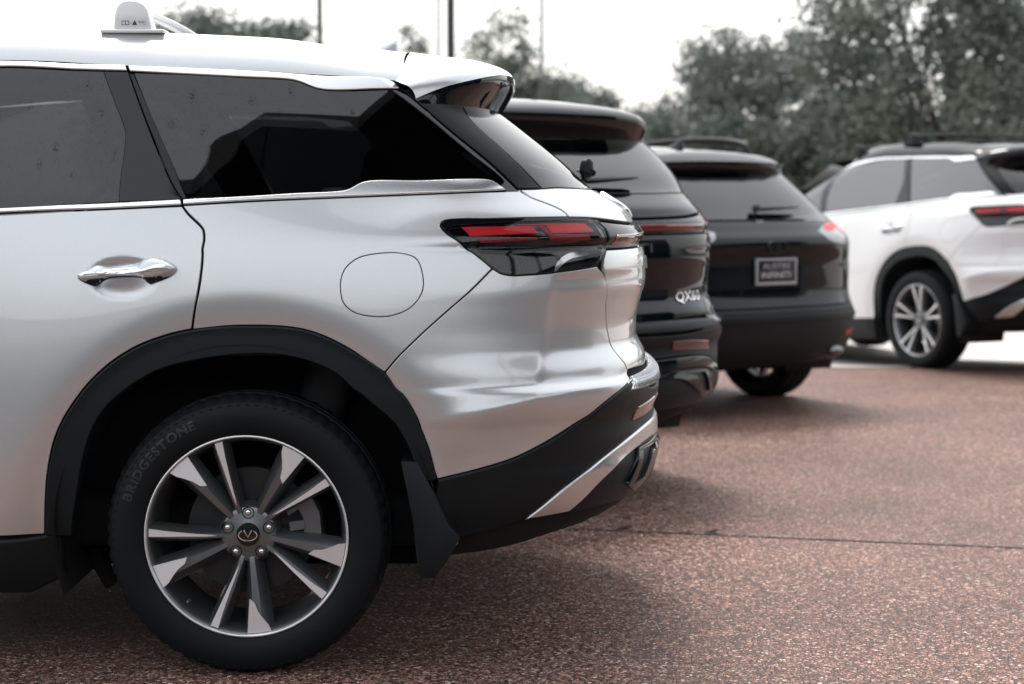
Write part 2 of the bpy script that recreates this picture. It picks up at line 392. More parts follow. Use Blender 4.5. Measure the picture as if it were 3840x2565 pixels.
# ------------------------------------------------------------------ body of the large SUV (cars one, two and four)
_e = np.linspace(-.4, .6, 1001); _f = np.where(_e > 0, .024 * np.exp(-np.maximum(_e, 0) / .055), .024 * np.clip(1 + _e / .12, 0, 1) ** 1.2 - .10 * np.clip(-_e, 0, .2))
_k = np.exp(-.5 * (np.arange(-30, 31) / 6.0) ** 2); _k /= _k.sum(); _fs = np.convolve(np.pad(_f, 30, 'edge'), _k, 'valid')
_r = np.where(_e > 0, 1 - np.exp(-np.maximum(_e, 0) / .02), 0); _rs = np.convolve(np.pad(_r, 30, 'edge'), _k ** 1.6 / (_k ** 1.6).sum(), 'valid')
HANDLES = ((-.320, 1.065), (-1.52, 1.055))
def disp_suv(u, v, w_):
    side = smooth(.25, .6, v)
    d = np.zeros_like(u)
    for ax in (0.0, -2.9):
        r = np.hypot(u - ax, w_ - .375); up = smooth(.1, .3, w_)
        d += up * (.018 * (1 - smooth(.60, 1.05, r)) - .27 * .011 * np.log1p(np.exp(np.clip((.630 - r) / .011, -30, 6.5))))
    wc = .705 + .185 * (u - .585); e = w_ - wc; mk = smooth(.44, .66, u) * side
    d += mk * np.interp(e, _e, _fs)
    uk = .78 + .15 * (w_ - .80); mk = smooth(.70, .80, w_) * (1 - smooth(1.05, 1.075, w_)) * smooth(.3, .6, v)
    d -= mk * .014 * np.interp(u - uk, _e, _rs)
    for hu, hw in HANDLES:
        q = ((u - hu) / .10) ** 2 + ((w_ - hw) / .056) ** 2
        d -= .030 * np.clip(1 - q, 0, 1) ** 1.6 * side
    return d
PROF_SUV = dict(
    B=soft(pchip([.16, .25, .35, .45, .55, .65, .75, .85, .95, 1.05, 1.15, 1.22, 1.26, 1.32, 1.45, 1.58, 1.65, 1.70],
            [.85, .897, .925, .945, .957, .962, .9625, .958, .950, .938, .920, .901, .888, .866, .812, .752, .715, .68]), .16, 1.70, .035),
    E=pchip([.16, .22, .289, .329, .363, .40, .434, .475, .52, .554, .613, .632, .658, .688, .725, .755, .777, .799, .867, .904, .978, 1.033, 1.076, 1.130, 1.139, 1.162, 1.189, 1.200, 1.231, 1.275, 1.300, 1.389, 1.468, 1.539, 1.60, 1.66, 1.70],
            [.72, .80, .895, 1.022, 1.077, 1.114, 1.14, 1.155, 1.159, 1.150, 1.146, 1.142, 1.14, 1.153, 1.158, 1.153, 1.121, 1.121, 1.093, 1.093, 1.107, 1.121, 1.12, 1.109, 1.096, 1.112, 1.10, 1.085, 1.066, 1.003, .961, .859, .757, .661, .575, .49, .43]),
    n=pchip([.16, 1.0, 1.2, 1.4, 1.7], [2.8, 2.8, 2.7, 2.6, 2.6]),
    len=soft(pchip([.16, 1.1, 1.18, 1.25, 1.32, 1.5, 1.65], [.86, .86, .80, .60, .40, .28, .24]), .16, 1.70, .035),
    taper=lambda u, w_: 1 - .085 * smooth(1.15, 1.32, w_) * np.clip((u + .2) / .95, 0, 1.15) ** 2,
    F=pchip([.16, .3, .6, .8, .95, 1.02, 1.07, 1.11, 1.14, 1.2, 1.3, 1.45, 1.58, 1.66, 1.70], [-3.75, -3.88, -3.93, -3.9, -3.8, -3.5, -3.1, -2.75, -2.5, -2.38, -2.18, -1.87, -1.55, -1.3, -1.1]),
    flen=pchip([.16, 1.0, 1.14, 1.7], [1.0, 1.0, .7, .6]), disp=disp_suv)
SUV = Surf(PROF_SUV)
M1 = Matrix.Translation((-.708, 5.60, 0))
SUV.prepare(M1)
tr = SUV.trace
def U(*pts): return [SUV.at_u(p[0], p[1]) + ((p[2],) if len(p) > 2 else (0,)) for p in pts]
def Vr(*pts): return [SUV.at_v(p[0], p[1]) + ((p[2],) if len(p) > 2 else (0,)) for p in pts]
def sym(half):                                    # half outline (left) -> full outline across the rear centre
    return list(half) + [(2 * SUV.SR - p[0], p[1], p[2] if len(p) > 2 else 0) for p in reversed(half)]

WE = pchip([-2.45, -2.2, -1.9, -1.6, -1.35, -1.0, -.689, -.344, .038, .189, .378, .45], [1.15, 1.283, 1.433, 1.543, 1.603, 1.645, 1.656, 1.640, 1.622, 1.613, 1.597, 1.590])   # roof edge
PARTS = []      # (name, mesh, material, both_sides, parent part name)
def add(name, me, m, both=True, under=None): PARTS.append((name, me, m, both, under)); return me

# --- lines traced on the photograph
belt_b = tr(pp('A', (0, 1562), (700, 1535), (1330, 1507))) ; belt_b2 = tr(pp('B', (0, 1282), (1000, 1240), (1950, 1203, 1)))
seam = tr(pp('A', (1338, 1507, 1), (1380, 1565))) + tr(pp('F', (850, 60), (858, 85), (848, 230), (820, 400), (808, 490, 1)))
arch_f = tr(pp('F', (192, 1352, 1), (195, 1200), (205, 1080), (240, 930), (310, 800), (420, 670), (560, 570), (700, 515), (808, 490)))
arch_r = tr(pp('F', (808, 490), (1008, 473))) + tr(pp('X', (700, 757), (800, 800), (885, 852, 0)))
arch_b = tr(pp('K', (400, 245, 1), (560, 450), (640, 630), (690, 780), (722, 902, 1)))
light_o = tr(pp('N', (48, 190), (70, 130), (140, 100), (600, 88), (1200, 72), (1900, 52, 1)))
light_l = tr(pp('N', (48, 200), (100, 260), (400, 490), (815, 808), (930, 880), (1100, 912), (1300, 905), (1720, 872), (2345, 775, 1)))
hatch_t = tr(pp('C', (770, 15, 1), (870, 85), (990, 132), (1110, 182), (1175, 228), (1195, 258, 1)))
hatch_s = tr(pp('C', (1385, 268, 1), (1440, 300), (1490, 365), (1522, 445), (1500, 520), (1490, 640), (1500, 760), (1506, 1000), (1510, 1150), (1532, 1280), (1610, 1420), (1680, 1540))) + tr(pp('D', (1768, 428, 1)))
clad_t = tr(pp('D', (443, 1103, 1), (700, 1040), (960, 960), (1130, 880), (1440, 690), (1620, 555), (1760, 440, 1)))
bsm = tr(pp('C', (558, 690, 1), (0, 1222))) + tr(pp('K', (400, 245, 1)))
CAR_C = SUV.SR
def sp(a, c=None):                                # set corner flag on last
    return a
# rear door: belt, seam, arch, sill
door_bot = tr(pp('M', (686, 225, 1), (620, 232), (240, 250), (0, 200)))
rear_door = U((-1.25, 1.205, 1)) + [(p[0], p[1], 0) for p in U((-.66, 1.232))] + [(q[0], q[1], 0) for q in belt_b[1:2]] + [(seam[0][0], seam[0][1], 1)] + seam[1:] + [q for q in reversed(arch_f[1:-1])] + [(arch_f[0][0], arch_f[0][1], 1)] + U((-.60, .372), (-.9, .365), (-1.25, .36, 1))
add('rear_door', SUV.panel('rear_door', rear_door, spacing=.010, gap=.0042), 'silver_paint')
quarter = [(seam[0][0], seam[0][1], 1)] + tr(pp('B', (100, 1279), (1000, 1241), (1950, 1204), (2050, 1203, 1))) + hatch_t[1:-1] + [(hatch_t[-1][0], hatch_t[-1][1], 1)] + [q for q in reversed(light_o[:-1])] + light_l[1:3] + [(tr(pp('N', (815, 808)))[0][:2] + (1,))] + tr(pp('C', (280, 955))) + [(arch_b[0][0], arch_b[0][1], 1)] + [q for q in reversed(arch_r[1:-1])] + [(seam[-1][0], seam[-1][1], 1)] + [q for q in reversed(seam[1:-1])]
fuel = tr(pp('X', (779, 648), (784, 690), (808, 715), (850, 726), (900, 724), (945, 703), (970, 665), (970, 630), (955, 592), (920, 579), (870, 579), (820, 590), (790, 615)))
add('quarter_panel', SUV.panel('quarter_panel', quarter, holes=[fuel], gap=.0024, spacing=.009), 'silver_paint')
add('fuel_door', SUV.panel('fuel_door', fuel, gap=.0022), 'silver_paint')
ridge_line = [U((u, .705 + .185 * (u - .585)))[0][:2] for u in np.arange(.45, 1.0, .01)]
vert_line = [U((.78 + .15 * (w_ - .8), w_))[0][:2] for w_ in np.arange(.72, 1.06, .01)]
bumper = [(arch_b[0][0], arch_b[0][1], 1)] + tr(pp('C', (280, 955))) + [(tr(pp('N', (815, 808)))[0][:2] + (1,))] + light_l[4:-1] + [(light_l[-1][0], light_l[-1][1], 1)] + hatch_s[6:-1] + [(hatch_s[-1][0], hatch_s[-1][1], 1)] + [q for q in reversed(clad_t[1:-1])] + [(clad_t[0][0], clad_t[0][1], 1)] + [q for q in reversed(arch_b[1:-1])]
add('bumper_corner', SUV.panel('bumper_corner', bumper, spacing=.009), 'silver_paint')
# --- tailgate: shoulder above the lamps, lamp bar, lower skin
glass_base = tr(pp('B', (2055, 1188), (2215, 1188))) + tr(pp('G', (100, 405), (400, 412), (600, 425)))
bar_top = [(SUV.at_v(v, w_)) + (0,) for v, w_ in ((.80, 1.205), (.6, 1.194), (.3, 1.187), (0.001, 1.186))]
tg_top = [(hatch_t[0][0] + .006, hatch_t[0][1] - .002, 1)] + [(q[0], q[1], 0) for q in glass_base[1:]] + [(CAR_C, 1.298, 0)]
tgu_half = tg_top + []
tgu_bot = tr(pp('G', (330, 842, 1), (660, 850), (900, 875), (1150, 905))) + [(CAR_C, 1.199, 0)]
tgu = sym(tg_top[:-1])[:len(tg_top) - 1] + [(CAR_C, 1.298, 0)] + [(2 * CAR_C - p[0], p[1], p[2]) for p in reversed(tg_top[:-1])] + [(2 * CAR_C - p[0], p[1], p[2]) for p in hatch_t[1:-1]] + [(2 * CAR_C - tgu_bot[0][0], tgu_bot[0][1], 1)] + [(2 * CAR_C - p[0], p[1], p[2]) for p in tgu_bot[1:-1]] + [tgu_bot[-1]] + [q for q in reversed(tgu_bot[:-1])] + [q for q in reversed(hatch_t[1:-1])]
add('tailgate_shoulder', SUV.panel('tailgate_shoulder', tgu, spacing=.016), 'silver_paint', False)
# lower skin below the lamp bar
ts = [q for q in hatch_s]
low_half_top = [(ts[4][0], 1.130, 1)] + [(SUV.at_v(v, 1.130)) + (0,) for v in (.55, .3)]
lows = [(q[0], q[1], q[2]) for q in ts if q[1] < 1.126]
low_bot = [SUV.at_v(v, w_) + (0,) for v, w_ in ((.62, .779), (.35, .778))]
half_l = lows[:-1] + [(lows[-1][0], lows[-1][1], 1)] + low_bot
tgl = [low_half_top[0]] + half_l + [(CAR_C, .778, 0)] + [(2 * CAR_C - p[0], p[1], p[2]) for p in reversed(half_l)] + [(2 * CAR_C - low_half_top[0][0], 1.130, 1)] + [(2 * CAR_C - p[0], p[1], 0) for p in low_half_top[1:]] + [(CAR_C, 1.130, 0)] + [q for q in reversed(low_half_top[1:])]
add('tailgate', SUV.panel('tailgate', tgl, spacing=.014), 'silver_paint', False)
# lamp bar across the tailgate
bh = [(ts[4][0] + .002, 1.134, 1), (ts[3][0] + .002, ts[3][1], 0), (ts[1][0] + .003, ts[1][1] - .004, 0), (ts[0][0] + .01, ts[0][1] - .006, 1)] + [(p[0], p[1] - .010, 0) for p in tgu_bot[2:4]]
bar = bh + [(CAR_C, 1.190, 0)] + [(2 * CAR_C - p[0], p[1], p[2]) for p in reversed(bh)] + [(2 * CAR_C - SUV.at_v(.4, 1.134)[0], 1.134, 0), (CAR_C, 1.134, 0), (SUV.at_v(.4, 1.134)[0], 1.134, 0)]
add('lamp_bar', SUV.panel('lamp_bar', bar, off=.003, spacing=.014), 'gloss_black', False)
rbh = Vr((.62, 1.146, 1), (.60, 1.170, 1), (.3, 1.171))
add('light_strip', SUV.panel('light_strip', rbh + [(CAR_C, 1.171, 0)] + [(2 * CAR_C - p[0], p[1], p[2]) for p in reversed(rbh)] + [(2 * CAR_C - Vr((.3, 1.145))[0][0], 1.145, 0), (CAR_C, 1.145, 0), Vr((.3, 1.145))[0]], off=.0055, depth=.004, bevel=.001, gap=0, spacing=.014), 'red_bar', False, 'lamp_bar')
# --- tail lamp on the body side
lamp = light_o[:-1] + [(light_o[-1][0], light_o[-1][1], 0)] + tr(pp('G', (660, 852, 1), (740, 905), (830, 1000), (890, 1150), (860, 1260), (850, 1400))) + [(light_l[-1][0], light_l[-1][1], 1)] + [q for q in reversed(light_l[:-1])]
add('tail_lamp', SUV.panel('tail_lamp', lamp, off=-.006, spacing=.016, gap=.001), 'gloss_black')
def lampbit(nm, pts, m, off=-.003, **k): add(nm, SUV.panel(nm, tr(pp('N', *pts)), off=off, depth=.004, bevel=0, gap=0, spacing=.012, step=.006, **k), m, True, 'tail_lamp')
lampbit('lamp_segment', [(350, 192, 1), (1000, 185), (1400, 183, 1), (1480, 282, 1), (900, 305), (490, 330, 1)], 'red_lamp')
lampbit('lamp_segment', [(580, 367, 1), (1470, 340, 1), (1492, 388, 1), (640, 437, 1)], 'dark_red_lamp')
lampbit('lamp_segment', [(1180, 150, 1), (1900, 135), (2200, 140, 1), (2200, 150), (1560, 158), (1180, 158, 1)], 'red_lamp')
lampbit('lamp_segment', [(1470, 155, 1), (1560, 160), (1650, 240), (1745, 395, 1), (1680, 415, 1), (1600, 270)], 'dark_red_lamp')
lampbit('lamp_segment', [(1600, 165, 1), (1900, 160), (2200, 165), (2310, 260, 1), (2000, 270), (1690, 280, 1)], 'red_lamp')
lampbit('lamp_segment', [(1715, 310, 1), (2100, 300), (2230, 305, 1), (2270, 400, 1), (1800, 405), (1750, 400, 1)], 'dark_red_lamp')
lampbit('lamp_reflector', [(1725, 855, 1), (1745, 760), (1800, 680), (1900, 600), (2100, 535), (2343, 470, 1), (2343, 575, 1), (2150, 620), (1980, 660), (1880, 720), (1800, 800), (1760, 850, 1)], 'lamp_chrome')
lampbit('lamp_rib', [(60, 185, 1), (140, 108), (1100, 85), (1900, 65, 1), (1900, 98, 1), (1100, 130), (500, 165), (210, 195), (110, 248, 1)], 'gloss_black', off=.004)
lens = [(p[0], p[1], p[2]) for p in lamp]
add('lens', SUV.panel('lens', lens, off=.0025, spacing=.018, gap=.002, depth=.004), 'smoked_lens', True, 'tail_lamp')
# --- black cladding
arch_in = tr(pp('F', (302, 1352, 1), (308, 1280), (320, 1200), (370, 950), (440, 820), (540, 730), (660, 660), (780, 625), (1008, 592)))
arch_in2 = U((.12, .858), (.233, .819), (.329, .741), (.408, .664), (.44, .60), (.465, .52, 1))
clad = [(arch_f[0][0], arch_f[0][1], 1)] + arch_f[1:-1] + arch_r[:-1] + [(q[0], q[1], 0) for q in arch_b[:-1]] + [(arch_b[-1][0], arch_b[-1][1], 1)] + [arch_in2[-1]] + [q for q in reversed(arch_in2[:-1])] + [q for q in reversed(arch_in[1:])] + [(arch_in[0][0], arch_in[0][1], 1)]
add('wheel_arch_cladding', SUV.panel('wheel_arch_cladding', clad, off=.008, depth=.07, bevel=.004, gap=0, spacing=.018), 'black_plastic')
# front arch: the same ring round the front axle
fa = [(-2.9 + .555 * math.cos(a), .375 + .565 * math.sin(a)) for a in np.linspace(-.02, math.pi + .02, 15)]
fi = [(-2.9 + .48 * math.cos(a), .375 + .49 * math.sin(a)) for a in np.linspace(math.pi + .02, -.02, 13)]
fa = U(*fa); fi = U(*fi)
ring_f = [fa[0][:2] + (1,)] + fa[1:-1] + [fa[-1][:2] + (1,)] + [fi[0][:2] + (1,)] + fi[1:-1] + [fi[-1][:2] + (1,)]
add('wheel_arch_cladding', SUV.panel('wheel_arch_cladding', ring_f, off=.008, depth=.07, bevel=.004, gap=0, spacing=.03), 'black_plastic')
# lower bumper: black band, silver blade, black diffuser
blade_t = tr(pp('D', (1035, 1372, 1), (1300, 1165), (1600, 930), (1840, 738))) + tr(pp('H', (780, 650, 0)))
blade_b = tr(pp('D', (1335, 1318, 1), (1560, 1115), (1720, 965), (1870, 832))) + tr(pp('H', (790, 812, 0)))
band_u = clad_t[:-1] + tr(pp('D', (1760, 440))) + tr(pp('H', (640, 412))) + [SUV.at_v(.45, .722) + (0,)]
band_half = band_u + [(CAR_C, .722, 0)]
bb = tr(pp('D', (1025, 1382, 1), (700, 1480), (560, 1500), (445, 1350, 1)))
band_low = [(CAR_C, .616, 0), SUV.at_v(.4, .616) + (0,)] + [q for q in reversed(blade_t[:-1])]
band = band_u + [(CAR_C, .722, 0)] + [(2 * CAR_C - p[0], p[1], p[2]) for p in reversed(band_u)]
tail = [q for q in bb] + [(SUV.at_u(.47, .40)[0], .40, 1)]
bandL = band_u + [(CAR_C, .722, 0)]
low = [(2 * CAR_C - p[0], p[1], p[2]) for p in reversed(tail)]
bl = [(2 * CAR_C - p[0], p[1], p[2]) for p in blade_t[1:-1]]
full = band + low[:1] + low[1:] + bl + [(CAR_C, .616, 0)] + [q for q in reversed(blade_t[1:-1])] + tail
add('lower_bumper', SUV.panel('lower_bumper', full, off=.006, depth=.03, bevel=.006, gap=.001, spacing=.02), 'black_plastic', False)
bladeh = blade_t[:-1]
blade = bladeh + [(CAR_C, .613, 0)] + [(2 * CAR_C - p[0], p[1], p[2]) for p in reversed(bladeh)] + [(2 * CAR_C - p[0], p[1], p[2]) for p in blade_b[:-1]] + [(CAR_C, .552, 0)] + [q for q in reversed(blade_b[:-1])]
add('bumper_blade', SUV.panel('bumper_blade', blade, off=.012, depth=.03, bevel=.006, gap=.001, spacing=.02), 'satin_silver', False)
und = tr(pp('D', (1335, 1322, 1))) + blade_b[1:-1]
bt = tr(pp('D', (1380, 1335, 1), (1620, 1272))) + [SUV.at_v(.5, .405) + (0,), SUV.at_v(.3, .40) + (0,)]
dif = und + [(CAR_C, .55, 0)] + [(2 * CAR_C - p[0], p[1], p[2]) for p in reversed(und)] + [(2 * CAR_C - p[0], p[1], p[2]) for p in bt] + [(CAR_C, .40, 0)] + [q for q in reversed(bt)]
add('diffuser', SUV.panel('diffuser', dif, off=.0, depth=.02, bevel=.003, gap=0, spacing=.022), 'black_plastic', False)
skirt = tr(pp('D', (1030, 1380, 1), (1335, 1325, 1), (1375, 1338), (1250, 1396), (700, 1482, 1), (560, 1500, 1)))
# ribbed loading step on the bumper
st_o = tr(pp('H', (640, 405, 1), (715, 330), (722, 225))); 
step_h = [SUV.at_v(.66, .734) + (1,), SUV.at_v(.62, .765) + (1,), SUV.at_v(.3, .771) + (0,)]
step_l = [SUV.at_v(.66, .734) + (1,), SUV.at_v(.3, .731) + (0,)]
stp = step_h + [(CAR_C, .771, 0)] + [(2 * CAR_C - p[0], p[1], p[2]) for p in reversed(step_h)] + [(2 * CAR_C - step_l[1][0], step_l[1][1], 0), (CAR_C, .731, 0), step_l[1]]
mat('ribbed_chrome', (.80, .81, .82), .12, 1)
N_, L_, b_ = nodes(MAT['ribbed_chrome']); tcn = N_.new('ShaderNodeTexCoord'); wv = N_.new('ShaderNodeTexWave'); wv.bands_direction = 'Y'; wv.inputs['Scale'].default_value = 28; bpn = N_.new('ShaderNodeBump'); bpn.inputs['Distance'].default_value = .004
L_.new(tcn.outputs['Object'], wv.inputs['Vector']); L_.new(wv.outputs['Fac'], bpn.inputs['Height']); L_.new(bpn.outputs[0], b_.inputs['Normal'])
add('loading_step', SUV.panel('loading_step', stp, off=.010, depth=.02, bevel=.003, gap=0, spacing=.014), 'ribbed_chrome', False)
# chrome exhaust finishers
ex = tr(pp('H', (640, 960, 1), (785, 830, 1), (806, 880), (800, 960), (690, 1215, 1), (600, 1310, 1), (545, 1265, 1)))
exi = tr(pp('H', (668, 985, 1), (775, 900, 1), (745, 1010), (680, 1190, 1), (590, 1255, 1)))
add('exhaust_finisher', SUV.panel('exhaust_finisher', ex, off=.012, depth=.03, bevel=.003, gap=0, spacing=.014, holes=[exi]), 'gloss_black')
add('exhaust_outlet', SUV.panel('exhaust_outlet', exi, off=-.004, depth=.0, bevel=0, gap=0, spacing=.02), 'gloss_black')
# sill
sill = U((-.50, .385, 1), (-.60, .368), (-.9, .36), (-2.35, .36), (-2.40, .30, 1), (-2.35, .20), (-.6, .20, 1), (-.50, .25, 1))
add('sill', SUV.panel('sill', sill, off=.004, depth=.03, bevel=.012, gap=.001, spacing=.03), 'black_plastic')
# --- front half of the body
add('front_door', SUV.panel('front_door', U((-1.25, 1.205, 1), (-1.7, 1.178), (-2.25, 1.14, 1), (-2.38, .95), (-2.40, .6), (-2.33, .36, 1), (-1.25, .36, 1)), spacing=.03), 'silver_paint')
fend = U((-2.25, 1.14, 1), (-2.38, .95), (-2.40, .62, 1)) + [q for q in fa[1:8]] + [fa[9], fa[11], fa[13]] + [SUV.at_u(-3.46, .37) + (1,)] + [(SUV.SF, .37, 0)]
fend = U((-2.25, 1.14, 1), (-2.38, .95), (-2.40, .45, 1)) + fa[2:-1] + [SUV.at_u(-3.455, .38) + (1,)] + [(SUV.SF + .02, .38, 1), (SUV.SF + .02, 1.125, 1), (SUV.SF + .8, 1.133, 0)]
add('front_wing', SUV.panel('front_wing', fend, spacing=.04), 'silver_paint')
hood = []
# --- windows and trim
ch_top = tr(pp('A', (0, 447), (920, 478, 1), (934, 518, 1), (0, 487)))
front_chrome_t = U((-2.3, 1.225, 0), (-1.9, 1.405), (-1.6, 1.515), (-1.35, 1.573), (-1.0, 1.618))
fct = [SUV.at_u(u_, float(WE(u_)) - .010) + (0,) for u_ in (-1.0, -1.35, -1.6, -1.9, -2.2)]; fct[-1] = fct[-1][:2] + (1,)
fcb = [SUV.at_u(u_, float(WE(u_)) - .034) + (0,) for u_ in (-2.2, -1.9, -1.6, -1.35, -1.0)]; fcb[0] = fcb[0][:2] + (1,)
add('upper_window_trim', SUV.panel('upper_window_trim', ch_top[:1] + fct + fcb + [(ch_top[-1][0], ch_top[-1][1], 0), ch_top[2], ch_top[1]], off=.003, depth=.010, bevel=.003, gap=0, spacing=.010), 'trim_chrome')
add('upper_window_trim', SUV.panel('upper_window_trim', tr(pp('A', (942, 481, 1), (1500, 505), (1900, 525))) + tr(pp('B', (600, 362), (1120, 403), (1172, 452, 1), (1000, 455), (585, 455), (440, 403), (370, 387), (0, 367))) + tr(pp('A', (1400, 545), (956, 522, 1))), off=.003, depth=.010, bevel=.003, gap=0, spacing=.010), 'trim_chrome')
bl_f = U((-1.25, 1.222), (-1.9, 1.185), (-2.22, 1.162, 1), (-2.22, 1.145, 1), (-1.9, 1.168), (-1.25, 1.206))
add('lower_window_trim', SUV.panel('lower_window_trim', tr(pp('A', (0, 1530), (700, 1498), (1325, 1467, 1), (1332, 1503, 1), (700, 1533), (0, 1560))) + [q for q in reversed(bl_f)], off=.003, depth=.010, bevel=.003, gap=0, spacing=.010), 'trim_chrome')
add('lower_window_trim', SUV.panel('lower_window_trim', tr(pp('A', (1345, 1465, 1), (1900, 1437))) + tr(pp('B', (400, 1222), (740, 1205), (800, 1190), (915, 1136), (1300, 1128), (1820, 1122), (1870, 1140), (1952, 1196, 1), (1000, 1235), (0, 1277))) + tr(pp('A', (1348, 1500, 1))), off=.003, depth=.010, bevel=.003, gap=0, spacing=.010), 'trim_chrome')
gq = tr(pp('A', (988, 535, 1), (1500, 553))) + tr(pp('B', (0, 372), (370, 392), (440, 408), (585, 460), (1185, 462, 1), (1600, 815), (2030, 1192, 1), (1955, 1198), (1870, 1145), (1820, 1128), (915, 1140), (800, 1194), (740, 1208), (0, 1245))) + tr(pp('A', (1375, 1447, 1)))
add('quarter_window', SUV.panel('quarter_window', gq, off=-.003, depth=0, bevel=0, gap=0, spacing=.012), 'tinted_glass')
gd = tr(pp('A', (0, 497), (757, 522, 1), (830, 720), (915, 950), (920, 990), (885, 1290), (870, 1478, 1), (0, 1530))) + U((-1.22, 1.225, 1)) + [SUV.at_u(-1.20, float(WE(-1.2)) - .036) + (1,)] + [SUV.at_u(-.8, float(WE(-.8)) - .036) + (0,)]
add('rear_door_window', SUV.panel('rear_door_window', gd, off=-.004, depth=0, bevel=0, gap=0, spacing=.03), 'tinted_glass')
add('window_pillar_trim', SUV.panel('window_pillar_trim', tr(pp('A', (760, 520, 1), (938, 522, 1), (1240, 1310), (1332, 1465, 1), (872, 1480, 1), (887, 1290), (922, 990), (918, 950), (832, 720))), off=-.002, depth=.004, bevel=.0015, gap=.0006, spacing=.02), 'gloss_black')
add('window_seal', SUV.panel('window_seal', tr(pp('A', (942, 522, 1), (984, 533, 1), (1180, 980), (1372, 1447, 1), (1338, 1465, 1), (1245, 1310), (1100, 950))), off=-.005, depth=.02, bevel=.003, gap=.001, spacing=.02), 'gap_rubber')
gf = U((-1.30, 1.222, 1), (-1.9, 1.186), (-2.2, 1.165, 1)) + [SUV.at_u(u_, float(WE(u_)) - .036) + (0,) for u_ in (-2.15, -1.9, -1.6, -1.35)] + [SUV.at_u(-1.28, float(WE(-1.28)) - .036) + (1,)]
add('front_door_window', SUV.panel('front_door_window', gf, off=-.004, depth=0, bevel=0, gap=0, spacing=.03), 'tinted_glass')
add('window_pillar_trim', SUV.panel('window_pillar_trim', U((-1.30, 1.222, 1), (-1.22, 1.225, 1)) + [SUV.at_u(-1.2, float(WE(-1.2)) - .036) + (1,), SUV.at_u(-1.28, float(WE(-1.28)) - .036) + (1,)], off=-.002, depth=.004, bevel=.001, gap=0, spacing=.02), 'gloss_black')
dp = tr(pp('B', (1192, 462, 1), (1480, 462), (1640, 470, 1), (1640, 600), (1700, 690), (1950, 920), (2212, 1188, 1), (2042, 1190, 1), (1610, 812)))
add('rear_pillar_trim', SUV.panel('rear_pillar_trim', dp, off=.001, depth=.006, bevel=.002, gap=.001, spacing=.02), 'pillar_black')
rg_l = tr(pp('B', (1650, 600), (1705, 690), (1955, 920), (2222, 1186, 1)))
rg_top = [SUV.at_v(.60, 1.56) + (1,)]
rg_h = rg_top + rg_l[1:] + [(q[0], q[1] + .001, 0) for q in glass_base[2:]]
rg = rg_h + [(CAR_C, 1.301, 0)] + [(2 * CAR_C - p[0], p[1], p[2]) for p in reversed(rg_h)] + [(CAR_C, 1.60, 0)]
add('rear_window', SUV.panel('rear_window', rg, off=-.001, depth=.004, bevel=.0015, gap=.001, spacing=.022), 'rear_glass', False)
# dark shell behind the panels (belt down), open at the wheels
for ax_lo in ():
    pass
def shell_poly():
    top = [(SUV.at_u(-2.2, 1.12)[0], 1.12, 1), (SUV.at_u(-1.2, 1.19)[0], 1.19, 0), (SUV.at_u(0, 1.245)[0], 1.245, 0), (SUV.at_u(.7, 1.275)[0], 1.275, 0), (CAR_C, 1.275, 0)]
    bot = [(CAR_C, .34, 0)] + [SUV.at_v(.6, .34) + (0,)] + U((.85, .30), (.54, .28, 1)) + U((.52, .40, 1), (.48, .62), (.36, .79), (.2, .875), (0, .905), (-.2, .875), (-.36, .79), (-.48, .62), (-.51, .40, 1), (-.52, .24, 1)) + U((-2.38, .24, 1), (-2.38, .4, 1)) + U(*[(-2.9 + .52 * math.cos(a), .375 + .53 * math.sin(a)) for a in np.linspace(.05, math.pi - .05, 9)]) + U((-3.42, .24, 1)) + [(SUV.SF + .05, .24, 1), (SUV.SF + .05, 1.0, 1)]
    return top + bot
add('inner_shell', SUV.panel('inner_shell', shell_poly(), off=-.016, depth=0, bevel=0, gap=0, spacing=.035), 'dark_liner')
# --- roof with rails
us = np.concatenate([np.linspace(-1.45, -.7, 14), np.linspace(-.65, .406, 40)])
def roof_section(u):
    we = float(WE(u)); P = SUV.pt(*[np.array([x]) for x in SUV.at_u(u, we)])[0]; ve = -P[1]; rf = 1 - smooth(.02, .40, u); fr = 1 - smooth(-.9, -1.3, u) if False else 1
    cen = we + .112 - .03 * smooth(-1.0, -1.45, u) * 0
    pts = [(0, -.004, 0), (.004, .006, .006), (.018, .030, .026), (.040, .055, .042), (.062, .071, .052), (.068, .0735, .0545), (.085, .088, .064), (.105, .098, .071), (.125, .098, .077), (.145, .090, .082), (.165, .086, .086), (.20, .090, .092), (.28, .098, .100), (.40, .106, .107), (.55, .111, .112)]
    k_ = min(1, (ve - .05) / .55)
    out = [(ve - a * (1 if a < .17 else k_), we + b * rf + c * (1 - rf)) for a, b, c in pts]
    out.append((0, we + .113)); 
    return out
rows = []
for u_ in us:
    sec = roof_section(u_); sec = sec + [(-v, z) for v, z in reversed(sec[:-1])]; rows.append([(u_, -v, z) for v, z in sec])
nmin = min(len(r) for r in rows); rows = [r for r in rows if len(r) == nmin] if min(len(r) for r in rows) != max(len(r) for r in rows) else rows
n = len(rows[0]); V = [p for r in rows for p in r]; Fs = [(a * n + i, a * n + i + 1, (a + 1) * n + i + 1, (a + 1) * n + i) for a in range(len(rows) - 1) for i in range(n - 1)]
me = mesh('roof', V, Fs); 
add('roof', me, 'silver_paint', False)
def roof_z(u, v):
    sec = sorted([(a, z) for a, z in roof_section(u)]); return float(np.interp(abs(v), [a for a, z in sec], [z for a, z in sec]))
